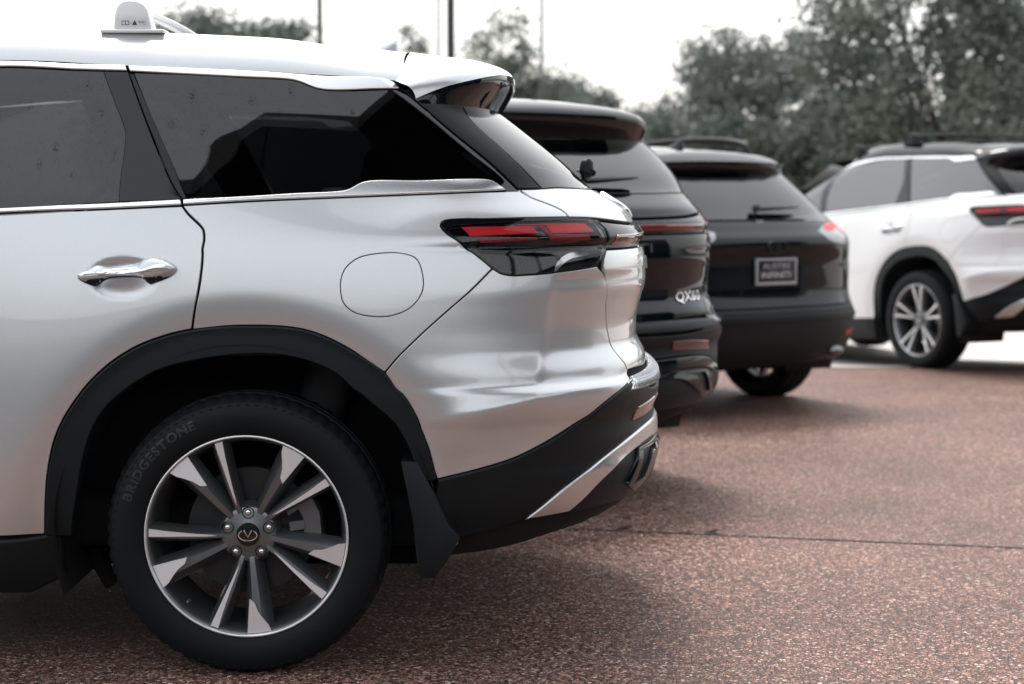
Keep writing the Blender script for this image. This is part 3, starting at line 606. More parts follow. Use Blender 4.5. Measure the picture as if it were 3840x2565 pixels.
# windscreen and bonnet
def loft(rows_): 
    n = len(rows_[0]); return [p for r in rows_ for p in r], [(a * n + i, a * n + i + 1, (a + 1) * n + i + 1, (a + 1) * n + i) for a in range(len(rows_) - 1) for i in range(n - 1)]
ws = []
for k in np.linspace(0, 1, 12):
    wv_ = 1.13 + k * .50; ub = -2.42 + k * .98; vb = .80 - .12 * k
    ws.append([(ub - .05 * (1 - (v / vb) ** 2) + .0, -v, wv_ + .10 * k ** 3 * (1 - (v / vb) ** 2)) for v in np.linspace(vb, -vb, 17)])
V, Fs = loft(ws); add('windscreen', mesh('windscreen', V, Fs), 'rear_glass', False)
ap = []
for k in np.linspace(0, 1, 14):
    u0 = -2.42 + k * .98; w0_ = 1.13 + k * .50; uo = -2.45 + k * 1.05; wo = float(WE(uo)) - .004; Q = SUV.pt(*[np.array([x]) for x in SUV.at_u(uo, wo)])[0]
    vb = .80 - .12 * k; ap.append([(uo, Q[1], wo), ((uo + u0) / 2, (Q[1] - vb) / 2 - .01, (wo + w0_) / 2 + .012), (u0, -vb, w0_)])
V, Fs = loft(ap); add('windscreen_pillar', mesh('windscreen_pillar', V, Fs), 'silver_paint')
hd = []
for k in np.linspace(0, 1, 16):
    u_ = -2.36 - k * 1.46; zc = 1.165 - .05 * k - .16 * k ** 4; vb = .86 - .16 * k ** 2.5; ze = zc - .045 - .02 * k
    hd.append([(u_ + .12 * k * (v / vb) ** 2, -v, zc + (ze - zc) * abs(v / vb) ** 2.4) for v in np.linspace(vb, -vb, 19)])
V, Fs = loft(hd); add('bonnet', mesh('bonnet', V, Fs), 'silver_paint', False)
gr = []
for k in np.linspace(0, 1, 5):
    z = .42 + .40 * k; gr.append([(-3.94 + .14 * (v / .55) ** 2 + .02 * k, -v, z) for v in np.linspace(.55, -.55, 11)])
V, Fs = loft(gr); add('grille', mesh('grille', V, Fs), 'gloss_black', False)
hl = []
for k in np.linspace(0, 1, 4):
    z = .80 + .07 * k; hl.append([(-3.86 + .05 + .55 * (1 - t) ** 2, -(.58 + .28 * (1 - t) ** .8), z) for t in np.linspace(1, 0, 8)])
V, Fs = loft(hl); add('headlamp', mesh('headlamp', V, Fs), 'lamp_chrome')
# --- spoiler
cp = [(.408, 1.700), (.46, 1.696), (.53, 1.690), (.61, 1.683), (.65, 1.674), (.68, 1.665), (.70, 1.654), (.713, 1.643), (.719, 1.634)]
lowp = [(.723, 1.625), (.721, 1.613), (.710, 1.597), (.690, 1.573), (.668, 1.546), (.658, 1.528)]
vst = [0, .15, .3, .42, .52, .59, .64, .675, .70, .718, .730, .738]
tipu = pchip([0, .3, .52, .60, .66, .70, .725, .738], [.719, .710, .672, .635, .585, .53, .48, .445])
tipz = pchip([0, .3, .52, .60, .66, .70, .725, .738], [1.634, 1.632, 1.624, 1.613, 1.598, 1.582, 1.562, 1.545])
u0f = pchip([0, .5, .65, .738], [.409, .416, .410, .385])
rowsT, rowsB = [], []
for v in vst:
    u0 = float(u0f(v)); z0 = roof_z(.395, v) if v < .70 else roof_z(.395, v); tu, tz = float(tipu(v)), float(tipz(v))
    T_ = []
    for (a, b) in cp:
        t = (a - .408) / (.719 - .408); shape = (b - (1.700 + (1.634 - 1.700) * t))
        T_.append((u0 + (tu - u0) * t, -v, z0 + (tz - z0) * t + shape * (1 - .35 * v / .74)))
    rowsT.append(T_)
    s_, _ = SUV.at_v(v, 1.528); Q = SUV.pt(np.array([s_]), np.array([1.528]))[0]; gu = max(Q[0], .30)
    B_ = [T_[-1]]
    for (a, b) in lowp:
        t = (1.634 - b) / (1.634 - 1.528); hh = (a - .719) / (.658 - .719)
        hh = hh if hh > 0 else hh * .3
        B_.append((tu + (gu - .004 - tu) * hh, -v, tz + (1.530 - tz) * t))
    rowsB.append(B_)
def symrows(rs): return [[(x, -y, z) for x, y, z in r] for r in reversed(rs[1:])] + rs
V, Fs = loft(symrows(rowsT)); spl = mesh('spoiler', V, Fs); add('spoiler', spl, 'silver_paint', False)
V, Fs = loft(symrows(rowsB)); add('spoiler_underside', mesh('spoiler_underside', V, Fs), 'gloss_black', False, 'spoiler')
# shark fin aerial
fin = []
for k in np.linspace(0, 1, 8):
    z = k * .050; hw = .028 * (1 - k) ** .7 + .004; ua = .02 + .15 * k ** .8 * 1.0; ub = .20 - .012 * k
    ring_ = []
    for a in np.linspace(0, 2 * math.pi, 17)[:-1]:
        c, s_ = math.cos(a), math.sin(a); cu = (ua + ub) / 2; hu = (ub - ua) / 2
        ring_.append((cu + hu * math.copysign(abs(c) ** .8, c), hw * s_, z))
    fin.append(ring_ + [ring_[0]])
V, Fs = loft(fin); V = [(x + .16, y, z + roof_z(.25, 0) - .006) for x, y, z in V]
add('aerial_fin', mesh('aerial_fin', V, Fs), 'silver_paint', False)
# ------------------------------------------------------------------ details that sit on the surface
def text_mesh(txt, size, ext=.5, bold=0):
    c = bpy.data.curves.new('t', 'FONT'); c.body = txt; c.size = 1; c.align_x = 'CENTER'; c.align_y = 'CENTER'; c.extrude = ext; c.offset = bold; c.resolution_u = 3
    o = bpy.data.objects.new('t', c); COL.objects.link(o); bpy.context.view_layer.update()
    me = bpy.data.meshes.new_from_object(o.evaluated_get(bpy.context.evaluated_depsgraph_get())); bpy.data.objects.remove(o); bpy.data.curves.remove(c)
    V = np.zeros(len(me.vertices) * 3); me.vertices.foreach_get('co', V); V = V.reshape(-1, 3) * np.array([size, size, 1]); Fs = [tuple(p.vertices) for p in me.polygons]
    bpy.data.meshes.remove(me)
    return V, Fs
def surf_text(S, name, txt, size, y0, w0, thick=.004, spread=1.0, slant=0):
    V, Fs = text_mesh(txt, size); out = []
    for x, y, z in V:
        s_, w_ = S.at_v(-(y0 + x * spread + slant * y), w0 + y); P = S.pt(np.array([s_]), np.array([w_]))[0]; N = S.nrm(np.array([s_]), np.array([w_]))[0]
        out.append(P + N * (.002 + (z + .5) * thick))
    return mesh(name, out, Fs, False)
def lathe(name, prof, n=96, y_axis=True, arc=None):
    V, Fs = [], []; m = len(prof)
    for i in range(n):
        a = 2 * math.pi * i / n
        for r, y in prof: V.append((r * math.cos(a), y, r * math.sin(a)))
    for i in range(n):
        j = (i + 1) % n
        for k in range(m - 1): Fs.append((i * m + k, j * m + k, j * m + k + 1, i * m + k + 1))
    return V, Fs
def fix(name, V, Fs, sm=True, ang=35):
    me = mesh(name, V, Fs, sm); bm = bmesh.new(); bm.from_mesh(me); bmesh.ops.remove_doubles(bm, verts=bm.verts, dist=1e-6); bmesh.ops.recalc_face_normals(bm, faces=bm.faces); bm.to_mesh(me); bm.free()
    if sm and ang: me.set_sharp_from_angle(angle=R(ang))
    return me
def extrude_poly(name, poly, y0, y1, bev=.004):     # polygon in (x,z) extruded along y
    bm = bmesh.new(); vs_ = [bm.verts.new((x, y0, z)) for x, z in poly]; f = bm.faces.new(vs_)
    r = bmesh.ops.extrude_face_region(bm, geom=[f]); bmesh.ops.translate(bm, vec=(0, y1 - y0, 0), verts=[v for v in r['geom'] if isinstance(v, bmesh.types.BMVert)])
    if bev: bmesh.ops.bevel(bm, geom=list(bm.edges), offset=bev, segments=2, affect='EDGES', profile=.5)
    return bm_mesh(name, bm, True, 30)
def box(name, c, s, bev=.01, rot=None):
    bm = bmesh.new(); bmesh.ops.create_cube(bm, size=1); bmesh.ops.scale(bm, vec=s, verts=bm.verts)
    if bev: bmesh.ops.bevel(bm, geom=list(bm.edges), offset=bev, segments=3, affect='EDGES', profile=.5)
    if rot is not None: bmesh.ops.transform(bm, matrix=rot, verts=bm.verts)
    bmesh.ops.translate(bm, vec=c, verts=bm.verts)
    return bm_mesh(name, bm, True, 30)
def tube_path(name, pts, rad, n=10, flat=1.0):
    V, Fs = [], []; pts = [Vector(p) for p in pts]
    for i, p in enumerate(pts):
        t = (pts[min(i + 1, len(pts) - 1)] - pts[max(i - 1, 0)]).normalized(); up = Vector((0, 0, 1)) if abs(t.z) < .9 else Vector((1, 0, 0)); a = t.cross(up).normalized(); b = a.cross(t)
        r = rad[i] if isinstance(rad, (list, tuple)) else rad
        for k in range(n): q = 2 * math.pi * k / n; V.append(p + a * r * math.cos(q) + b * r * flat * math.sin(q))
    for i in range(len(pts) - 1):
        for k in range(n): j = (k + 1) % n; Fs.append((i * n + k, i * n + j, (i + 1) * n + j, (i + 1) * n + k))
    Fs.append(tuple(range(n))); Fs.append(tuple(reversed(range((len(pts) - 1) * n, len(pts) * n))))
    return fix(name, V, Fs, True, 50)

# --- wheels (outer face at y=0 looking to -y)
RIM = .2715; TYRE = .381
def spoke(name, ang_in, ang_out, r0, r1, w_in, w_out, face, y_in, y_out, back=.045, flare=.012):
    V, Fs = [], []; n = 14
    for i in range(n):
        t = i / (n - 1); r = r0 + (r1 - r0) * t; a = R(ang_in + (ang_out - ang_in) * t); wd = w_in + (w_out - w_in) * t ** 1.3; y = y_in + (y_out - y_in) * (t ** .8); fl = flare * (1 + .6 * t)
        c, s_ = math.cos(a), math.sin(a); ex = -s_; ez = c
        sec = [(-wd / 2 - fl, y + back), (-wd / 2 - fl * .5, y + .014), (-wd / 2, y), (wd / 2, y), (wd / 2 + fl * .5, y + .014), (wd / 2 + fl, y + back)]
        for q, yy in sec: V.append((r * c + q * ex, yy, r * s_ + q * ez))
    for i in range(n - 1):
        for k in range(5): Fs.append((i * 6 + k, i * 6 + k + 1, (i + 1) * 6 + k + 1, (i + 1) * 6 + k))
    Fs.append((0, 1, 2, 3, 4, 5))
    return V, Fs
def poly_face(pts, yfn, lift):                       # thin machined facet following the spoke face
    n = len(pts); V = [(x, yfn(math.hypot(x, z)) - lift, z) for x, z in pts] + [(x, yfn(math.hypot(x, z)) + .003, z) for x, z in pts]
    return V, [tuple(range(n))] + [(i, (i + 1) % n, n + (i + 1) % n, n + i) for i in range(n)]
def merge(parts):
    V, Fs = [], []
    for v, f in parts: k = len(V); V += list(v); Fs += [tuple(i + k for i in q) for q in f]
    return V, Fs
def pol(r, deg): return (r * math.cos(R(deg)), r * math.sin(R(deg)))
def wheel_meshes(style):
    out = []
    barrel = lathe('b', [(RIM - .006, .006), (RIM - .010, .010), (RIM - .016, .030), (RIM - .022, .060), (RIM - .030, .12), (RIM - .030, .19), (RIM - .005, .205)], 96)
    yf = lambda r: .040 - .036 * min(1, max(0, (r - .05) / .16)) ** .8 + .06 * max(0, r - .19)
    sp = []; fc = []
    for k in range(5):
        a = 72 * k
        if style == 0:
            sp.append(spoke('s', 39 + a, 34 + a, .05, RIM - .004, .010, .021, 0, .040, .005, flare=.011))
            sp.append(spoke('s', 62 + a, 60 + a, .05, RIM - .004, .012, .030, 0, .041, .006, flare=.017))
            fc.append(poly_face([pol(.084, 38.2 + a), pol(.10, 36.0 + a), pol(.16, 33.4 + a), pol(.22, 32.2 + a), pol(.263, 31.6 + a), pol(.263, 36.3 + a), pol(.22, 36.2 + a), pol(.16, 36.6 + a), pol(.11, 37.9 + a)], yf, .0025))
            fc.append(poly_face([pol(.171, 55.6 + a), pol(.264, 53.8 + a), pol(.264, 60.8 + a), pol(.264, 67.8 + a), pol(.245, 67.0 + a), pol(.225, 64.4 + a), pol(.205, 61.8 + a), pol(.182, 60.0 + a)], yf, .0025))
        else:
            for da in (-11, 11):
                sp.append(spoke('s', 90 + a + da * .55, 90 + a + da, .05, RIM - .004, .013, .017, 0, .036, .006, flare=.010))
                fc.append(poly_face([pol(.075, 90 + a + da * .6 - 3.5), pol(.16, 90 + a + da * .8 - 2.6), pol(.263, 90 + a + da - 2.1), pol(.263, 90 + a + da + 2.1), pol(.16, 90 + a + da * .8 + 2.6), pol(.075, 90 + a + da * .6 + 3.5)], lambda r: .036 - .032 * min(1, max(0, (r - .05) / .21)) ** .8, .0025))
    hub = lathe('h', [(.0, .034), (.034, .034), (.040, .037), (.060, .037), (.073, .042), (.082, .055), (.084, .09), (.05, .12)], 60)
    V, Fs = merge([barrel, hub] + sp); out.append(('wheel', fix('wheel', V, Fs, True, 32), 'rim_paint' if style == 0 else 'rim_paint', None))
    V, Fs = merge([lathe('l', [(RIM - .006, .006), (RIM - .0045, .0005), (RIM - .002, -.002), (RIM + .001, -.001), (RIM + .001, .006)], 128)] + fc); out.append(('machined_face', fix('machined_face', V, Fs, True, 25), 'machined', 'wheel'))
    # tyre with shoulder blocks
    nseg = 180; prof = [(RIM - .004, .012), (RIM + .0015, .002), (RIM + .010, -.006), (.300, -.0125), (.322, -.0145), (.340, -.012), (.352, -.006), (.358, -.0035), (.3605, -.001), (.3665, .008), (.3725, .018), (.3768, .030), (.3790, .045), (.3798, .058), (.373, .062), (.373, .070), (.3806, .074), (.381, .096), (.374, .100), (.374, .110), (.381, .114), (.381, .140), (.374, .144), (.374, .152), (.3798, .156), (.3785, .185), (.3725, .212), (.358, .232), (.32, .240), (RIM, .215)]
    V, Fs = [], []; m = len(prof)
    for i in range(nseg):
        a = 2 * math.pi * i / nseg; g = (i % 3 == 0)
        for k, (r, y) in enumerate(prof):
            rr = r - (.0045 if g and 9 <= k <= 13 else 0) - (.007 if g and 24 <= k <= 26 else 0); yy = y + (.004 if g and 9 <= k <= 11 else 0)
            z = rr * math.sin(a); x = rr * math.cos(a)
            if z < -.3742: z = -.3742 - (-.3742 - z) * .05
            V.append((x, yy, z))
    for i in range(nseg):
        j = (i + 1) % nseg
        for k in range(m - 1): Fs.append((i * m + k, j * m + k, j * m + k + 1, i * m + k + 1))
    out.append(('tyre', fix('tyre', V, Fs, True, 38), 'tyre', 'wheel'))
    # brake disc and calliper
    V, Fs = merge([lathe('d', [(.08, .098), (.172, .098), (.174, .102), (.174, .122), (.08, .122)], 72), lathe('d', [(.0, .075), (.078, .075), (.082, .098)], 48)]); out.append(('brake_disc', fix('brake_disc', V, Fs, True, 30), 'brake_metal', 'wheel'))
    cal = []
    for r0, r1, a0, a1, y0, y1 in ((.150, .196, -8, 40, .062, .14), (.110, .150, 2, 15, .058, .09), (.115, .150, 24, 38, .060, .09)):
        q = [pol(r0, a0), pol(r1, a0 + 2), pol(r1, (a0 + a1) / 2), pol(r1, a1 - 2), pol(r0, a1), pol(r0, (a0 + a1) / 2)]
        n = len(q); cal.append(([(x, y0, z) for x, z in q] + [(x, y1, z) for x, z in q], [tuple(range(n))] + [(i, (i + 1) % n, n + (i + 1) % n, n + i) for i in range(n)]))
    V, Fs = merge(cal); out.append(('brake_calliper', fix('brake_calliper', V, Fs, False), 'brake_grey', 'wheel'))
    # centre cap with emblem
    V, Fs = lathe('c', [(.0, .0275), (.020, .028), (.0300, .029), (.0315, .031), (.0315, .040)], 48); out.append(('centre_cap', fix('centre_cap', V, Fs, True, 40), 'gloss_black', 'wheel'))
    em = []
    def band(path, wd):
        n = len(path); V = []
        for i, (x, z) in enumerate(path):
            a = path[min(i + 1, n - 1)]; b = path[max(i - 1, 0)]; tx, tz = a[0] - b[0], a[1] - b[1]; l = math.hypot(tx, tz) + 1e-9; nx, nz = -tz / l, tx / l; w2 = wd[i] if isinstance(wd, list) else wd
            V += [(x + nx * w2, .0275, z + nz * w2), (x + nx * w2 * .5, .0240, z + nz * w2 * .5), (x - nx * w2 * .5, .0240, z - nz * w2 * .5), (x - nx * w2, .0275, z - nz * w2)]
        return V, [(i * 4 + k, i * 4 + k + 1, (i + 1) * 4 + k + 1, (i + 1) * 4 + k) for i in range(n - 1) for k in range(3)]
    arc_pts = lambda a0, a1: [(.0245 * math.cos(R(a)), .0150 * math.sin(R(a)) - .001) for a in np.linspace(a0, a1, 26)]
    em.append(band(arc_pts(128, 128 + 150), [.0022] * 26)); em.append(band(arc_pts(-98, 52), [.0022] * 26))
    em.append(band([(-.0105, .0125), (-.004, .001), (.0005, -.008)], [.0028, .0016, .0006])); em.append(band([(.0105, .0125), (.004, .001), (.0008, -.008)], [.0028, .0016, .0006]))
    V, Fs = merge(em); out.append(('cap_emblem', fix('cap_emblem', V, Fs, True, 60), 'chrome', 'wheel'))
    for k in range(5):
        x, z = pol(.0585, 90 + 72 * k)
        pk = lathe('p', [(.0165, .0355), (.0150, .034), (.0138, .0365), (.0132, .055), (.0, .056)], 20); out.append(('lug_pocket', fix('lug_pocket', [(a + x, b, c + z) for a, b, c in pk[0]], pk[1], True, 40), 'gloss_black', 'wheel'))
        V = []; Fs = []
        pr = [(.0, .0335), (.005, .0340), (.0078, .0365), (.0088, .040), (.0095, .043), (.0095, .052)]
        nv, nf = lathe('n', pr, 12); nv = [(a + x, b, c + z) for a, b, c in nv]; out.append(('lug_nut', fix('lug_nut', nv, nf, True, 40), 'chrome', 'wheel'))
    x, z = pol(.238, 228); out.append(('valve', fix('valve', *(lambda q: ([(a + x, b, c + z) for a, b, c in q[0]], q[1]))(lathe('v', [(.0, .0), (.0035, .001), (.0035, .03)], 12))), 'brake_grey', 'wheel'))
    if style == 0:                                   # raised lettering on the sidewall
        V, Fs = [], []
        word = 'BRIDGESTONE'; a = 163.0
        for base in (163.0,):
            a = base
            for ch in word:
                tv, tf = text_mesh(ch, .036, .5, .035); wdt = (tv[:, 0].max() - tv[:, 0].min()) * 1.05; k = len(V); rr = .3285
                da = math.degrees(wdt / rr) + .75; ac = a - da / 2; a -= da
                er = np.array([math.cos(R(ac)), math.sin(R(ac))]); et = np.array([math.sin(R(ac)), -math.cos(R(ac))])
                for x, y, z in tv:
                    q = er * (rr + y * .95) + et * x * 1.05; rad = np.hypot(*q); yb = np.interp(rad, [.300, .322, .340, .352], [-.0125, -.0145, -.012, -.006])
                    V.append((q[0], yb - .0012 * (z + .5), q[1]))
                Fs += [tuple(i + k for i in f) for f in tf]
        out.append(('sidewall_lettering', mesh('sidewall_lettering', V, Fs, False), 'tyre_letter', 'wheel'))
        ring_ = []
        for i in range(90):                          # fine moulded bars round the shoulder line
            a0 = 360 * i / 90; ring_.append(poly_face([pol(.3535, a0), pol(.3535, a0 + 1.6), pol(.3562, a0 + 1.6), pol(.3562, a0)], lambda r: -.0058, .0010))
        V, Fs = merge(ring_); out.append(('sidewall_ribs', mesh('sidewall_ribs', V, Fs, False), 'tyre', 'wheel'))
    return out
WHEELS = {0: wheel_meshes(0), 1: wheel_meshes(1)}
MIRW = {}
def put_wheel(car, x, y, style, side, z=.375):
    o0 = None
    for i, (nm, me, m, under) in enumerate(WHEELS[style]):
        if side > 0:
            if (style, i) not in MIRW: MIRW[(style, i)] = mirror(me)
            me = MIRW[(style, i)]
        o = link(nm, me, None, m)
        if under is None: o0 = o; o.parent = car; o.location = (x, y, z)
        else: o.parent = o0
    return o0

# --- door handle, mud flap, liner, under body, interior, rear lettering (large SUV)
hd_o = tr(pp('L', (195, 645), (320, 560), (520, 452), (760, 458), (1000, 428), (1270, 392), (1390, 340), (1560, 318), (1750, 358), (1890, 435), (1957, 512), (1890, 610), (1700, 695), (1550, 748), (1460, 770), (1370, 690), (1270, 655), (900, 655), (740, 672), (630, 730), (530, 805), (380, 772), (250, 712)))
add('door_handle', SUV.panel('door_handle', hd_o, off=.004, depth=.03, bevel=0, gap=0, spacing=.006, step=.006, dome=.026, dome_r=.03), 'silver_paint')
hd_c = tr(pp('L', (212, 640, 1), (420, 545), (700, 482), (1000, 445), (1500, 428), (1750, 440), (1915, 505, 1), (1760, 588), (1500, 602), (900, 628), (500, 655), (300, 668)))
add('handle_trim', SUV.panel('handle_trim', hd_c, off=.022, depth=.02, bevel=.002, gap=0, spacing=.006, step=.006, dome=.010, dome_r=.012), 'chrome', True, 'door_handle')
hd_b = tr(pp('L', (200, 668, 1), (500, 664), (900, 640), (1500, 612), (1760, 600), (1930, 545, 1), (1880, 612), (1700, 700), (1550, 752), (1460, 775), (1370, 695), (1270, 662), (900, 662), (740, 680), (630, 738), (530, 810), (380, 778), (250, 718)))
add('handle_shade', SUV.panel('handle_shade', hd_b, off=.009, depth=.02, bevel=.002, gap=0, spacing=.006, step=.006, dome=.019, dome_r=.016), 'black_plastic', True, 'door_handle')  # shade under the handle, put in as a black panel over the paint
fl = [Vector((q[0] - CPX, q[1] - CPY)) for q in []]
def side_uw(k, *pts):
    o = []
    for q in pp(k, *pts):
        r = ray(q[0], q[1]); t = (M1.translation.y - .95) / r[1]; o.append((r[0] * t - M1.translation.x, CAMZ + r[2] * t))
    return o
flap = side_uw('K', (500, 785), (606, 790), (720, 1000), (800, 1185), (868, 1258), (790, 1400), (705, 1508), (625, 1512), (600, 1400), (575, 1150))
add('mud_flap', extrude_poly('mud_flap', flap, -.965, -.74, .004), 'black_plastic')
def liner(ax):
    V, Fs = [], []; n = 26
    for i in range(n + 1):
        a = math.pi * (-.10 + 1.20 * i / n); r = .515
        for y in (-.965, -.90, -.55): V.append((ax + r * math.cos(a), y, .375 + r * math.sin(a)))
    for i in range(n):
        for k in range(2): Fs.append((i * 3 + k, i * 3 + k + 1, (i + 1) * 3 + k + 1, (i + 1) * 3 + k))
    k = len(V); V += [(ax + .515 * math.cos(math.pi * (-.10 + 1.2 * i / n)), -.551, .375 + .515 * math.sin(math.pi * (-.10 + 1.2 * i / n))) for i in range(n + 1)]; Fs.append(tuple(range(k, k + n + 1)))
    return mesh('wheel_liner', V, Fs)
add('wheel_liner', liner(0), 'dark_liner'); add('wheel_liner', liner(-2.9), 'dark_liner')
add('underbody', box('underbody', (-1.45, 0, .37), (3.9, 1.46, .14), .03), 'dark_liner', False)
add('rear_undertray', extrude_poly('rear_undertray', [(.50, .40), (.80, .405), (.90, .42), (.94, .46), (.94, .60), (.45, .60)], -.62, .62, .01), 'dark_liner', False)
add('silencer', box('silencer', (.62, 0, .42), (.32, .9, .12), .05), 'brake_metal', False)
add('rear_axle', tube_path('rear_axle', [(0, -.78, .36), (0, -.4, .33), (0, .4, .33), (0, .78, .36)], .035), 'dark_liner', False)
add('suspension_arm', tube_path('suspension_arm', [(-.50, -.60, .27), (-.46, -.60, .20), (-.44, -.60, .165)], .025, 8), 'dark_liner')
# roof lining, floor, trim and seats
add('roof_lining', mesh('roof_lining', *(lambda q: ([(x, y * .97, z - .035) for x, y, z in q[0]], q[1]))(([p for r in rows for p in r], [(a * len(rows[0]) + i, a * len(rows[0]) + i + 1, (a + 1) * len(rows[0]) + i + 1, (a + 1) * len(rows[0]) + i) for a in range(len(rows) - 1) for i in range(len(rows[0]) - 1)]))), 'interior', False)
add('cabin_floor', box('cabin_floor', (-.85, 0, .86), (3.0, 1.60, .03), 0), 'interior', False)
trim_o = U((-.30, 1.24, 1), (.72, 1.30, 1)) + [SUV.at_u(.50, 1.48) + (0,), SUV.at_u(.40, float(WE(.38)) - .02) + (1,), SUV.at_u(-.50, float(WE(-.5)) - .02) + (1,)]
trim_h = U((-.20, 1.30), (-.12, 1.29), (.22, 1.31), (.36, 1.36), (.37, 1.40), (.20, 1.545), (.14, 1.56), (-.26, 1.585), (-.32, 1.57))
add('cabin_side_trim', SUV.panel('cabin_side_trim', trim_o, off=-.045, depth=0, bevel=0, gap=0, spacing=.05, holes=[trim_h]), 'interior')
def seat(x, y, ztop, w_=.50):
    a = box('seat', (0, 0, 0), (.14, w_, .66), .06, Matrix.Rotation(R(14), 4, 'Y')); h = box('seat', (.10, 0, .42), (.10, .27, .20), .045, Matrix.Rotation(R(10), 4, 'Y'))
    bm = bmesh.new(); bm.from_mesh(a); bm.from_mesh(h); bmesh.ops.translate(bm, vec=(x, y, ztop - .50), verts=bm.verts); bpy.data.meshes.remove(a); bpy.data.meshes.remove(h)
    return bm_mesh('seat', bm, True, 40)
for x, zt in ((-1.35, 1.46), (-.50, 1.45), (.22, 1.40)): add('seat', seat(x, -.40, zt), 'interior_grey')
# rear details
add('rear_reflector', SUV.panel('rear_reflector', Vr((.60, .640, 1), (.58, .680, 1), (.42, .692, 1), (.30, .692, 1), (.31, .652, 1)), off=.010, depth=.01, bevel=.002, gap=0, spacing=.012), 'orange_reflector')
add('model_lettering', surf_text(SUV, 'model_lettering', 'QX60', .062, .48, .865, spread=1.25), 'letter_chrome', False)
add('brand_lettering', surf_text(SUV, 'brand_lettering', 'INFINITI', .052, .0, 1.075, spread=2.3), 'letter_chrome', False)
def emblem(S, w0, sx, sz):
    V, Fs = [], []
    def band(path, wd):
        k0 = len(V); n = len(path)
        for i, (x, z) in enumerate(path):
            a = path[min(i + 1, n - 1)]; b = path[max(i - 1, 0)]; tx, tz = a[0] - b[0], a[1] - b[1]; l = math.hypot(tx, tz) + 1e-9; nx, nz = -tz / l, tx / l
            for q, hgt in ((1, 0), (.5, .009), (-.5, .009), (-1, 0)):
                s_, w_ = S.at_v(-(x + nx * wd * q), w0 + z + nz * wd * q); P = S.pt(np.array([s_]), np.array([w_]))[0]; N = S.nrm(np.array([s_]), np.array([w_]))[0]; V.append(P + N * (hgt + .002))
        for i in range(n - 1):
            for k in range(3): Fs.append((k0 + i * 4 + k, k0 + i * 4 + k + 1, k0 + (i + 1) * 4 + k + 1, k0 + (i + 1) * 4 + k))
    e = lambda a0, a1: [(sx * math.cos(R(a)), sz * math.sin(R(a))) for a in np.linspace(a0, a1, 22)]
    band(e(125, 275), sz * .16); band(e(-95, 55), sz * .16); band([(-sx * .42, sz * .8), (-sx * .15, 0), (-sx * .01, -sz * .55)], sz * .13); band([(sx * .42, sz * .8), (sx * .15, 0), (sx * .02, -sz * .55)], sz * .13)
    return mesh('tailgate_emblem', V, Fs)
add('tailgate_emblem', emblem(SUV, 1.248, .075, .040), 'chrome', False)
# wiper on the rear window
def on(S, v, w_, off):
    s_, w2 = S.at_v(v, w_); return S.pt(np.array([s_]), np.array([w2]))[0] + S.nrm(np.array([s_]), np.array([w2]))[0] * off
def wiper(S, v0, v1, w0, w1, nm='rear_wiper'):
    pts = [on(S, v0 + (v1 - v0) * t, w0 + (w1 - w0) * t, .035) for t in np.linspace(0, 1, 8)]
    return tube_path(nm, pts, [.022, .024, .022, .020, .017, .014, .012, .006], 8, .6)
add('rear_wiper', wiper(SUV, .02, -.30, 1.325, 1.340), 'black_plastic', False)
add('wiper_pivot', tube_path('wiper_pivot', [on(SUV, .0, 1.325, -.01), on(SUV, .0, 1.33, .03), on(SUV, .0, 1.345, .055), on(SUV, 0, 1.35, .062)], [.026, .026, .020, .012], 14), 'black_plastic', False, 'rear_wiper')

def build(root, parts, swap=None, skip=()):
    cache = {}
    for nm, me, m, both, under in parts:
        if nm in skip: continue
        if not me.materials: me.materials.append(MAT[m])
        for side in ((-1, 1) if both else (-1,)):
            mm = me
            if side > 0:
                key = '~' + str(id(me))
                if key not in MIR: MIR[key] = mirror(me)
                mm = MIR[key]
            o = bpy.data.objects.new(nm, mm); COL.objects.link(o)
            t = (swap or {}).get((nm, m), (swap or {}).get(m, m))
            if t != m: o.material_slots[0].link = 'OBJECT'; o.material_slots[0].material = MAT[t]
            o.parent = cache[(under, side)] if under else root
            cache[(nm, side)] = o
MIR = {}
def pose(root, x, y, z, h, pit=0):
    root.matrix_world = Matrix.Translation((x, y, z)) @ Matrix.Rotation(R(h - 90), 4, 'Z') @ Matrix.Rotation(R(pit), 4, 'Y')
def crossbar(root, u, m_foot, m_bar):
    zt = roof_z(u, .60)
    for s_ in (-1, 1):
        prof = [(u - .060, zt - .006), (u - .055, zt + .045), (u - .048, zt + .068), (u - .036, zt + .081), (u - .014, zt + .086), (u + .012, zt + .083), (u + .030, zt + .073), (u + .040, zt + .058), (u + .054, zt - .006)]
        f = link('bar_foot', extrude_poly('bar_foot', prof, s_ * .57, s_ * .635, .010), root, m_foot)
        link('foot_base', box('foot_base', (u - .004, s_ * .603, zt - .001), (.178, .080, .010), .004), f, m_foot)
    pts = [(u - .02 + .0 * y, y, zt + .062 + .016 * (1 - (y / .6) ** 2)) for y in np.linspace(-.60, .60, 21)]
    link('bar', tube_path('bar', pts, .026, 12, .45), root, m_bar)
    return zt

# ================================================================== car one: silver SUV in front
car1 = empty('parked_car', M1.translation); tag(car1, 'silver white SUV seen side-on in the foreground, its large alloy wheel in full view', 'car', 'cars parked on the lot')
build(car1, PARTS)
for sy in (-1, 1):
    put_wheel(car1, 0, sy * .96, 0, sy); put_wheel(car1, -2.9, sy * .96, 0, sy)
zt = crossbar(car1, -.345, 'white_paint', 'satin_silver'); crossbar(car1, -1.15, 'white_paint', 'satin_silver')
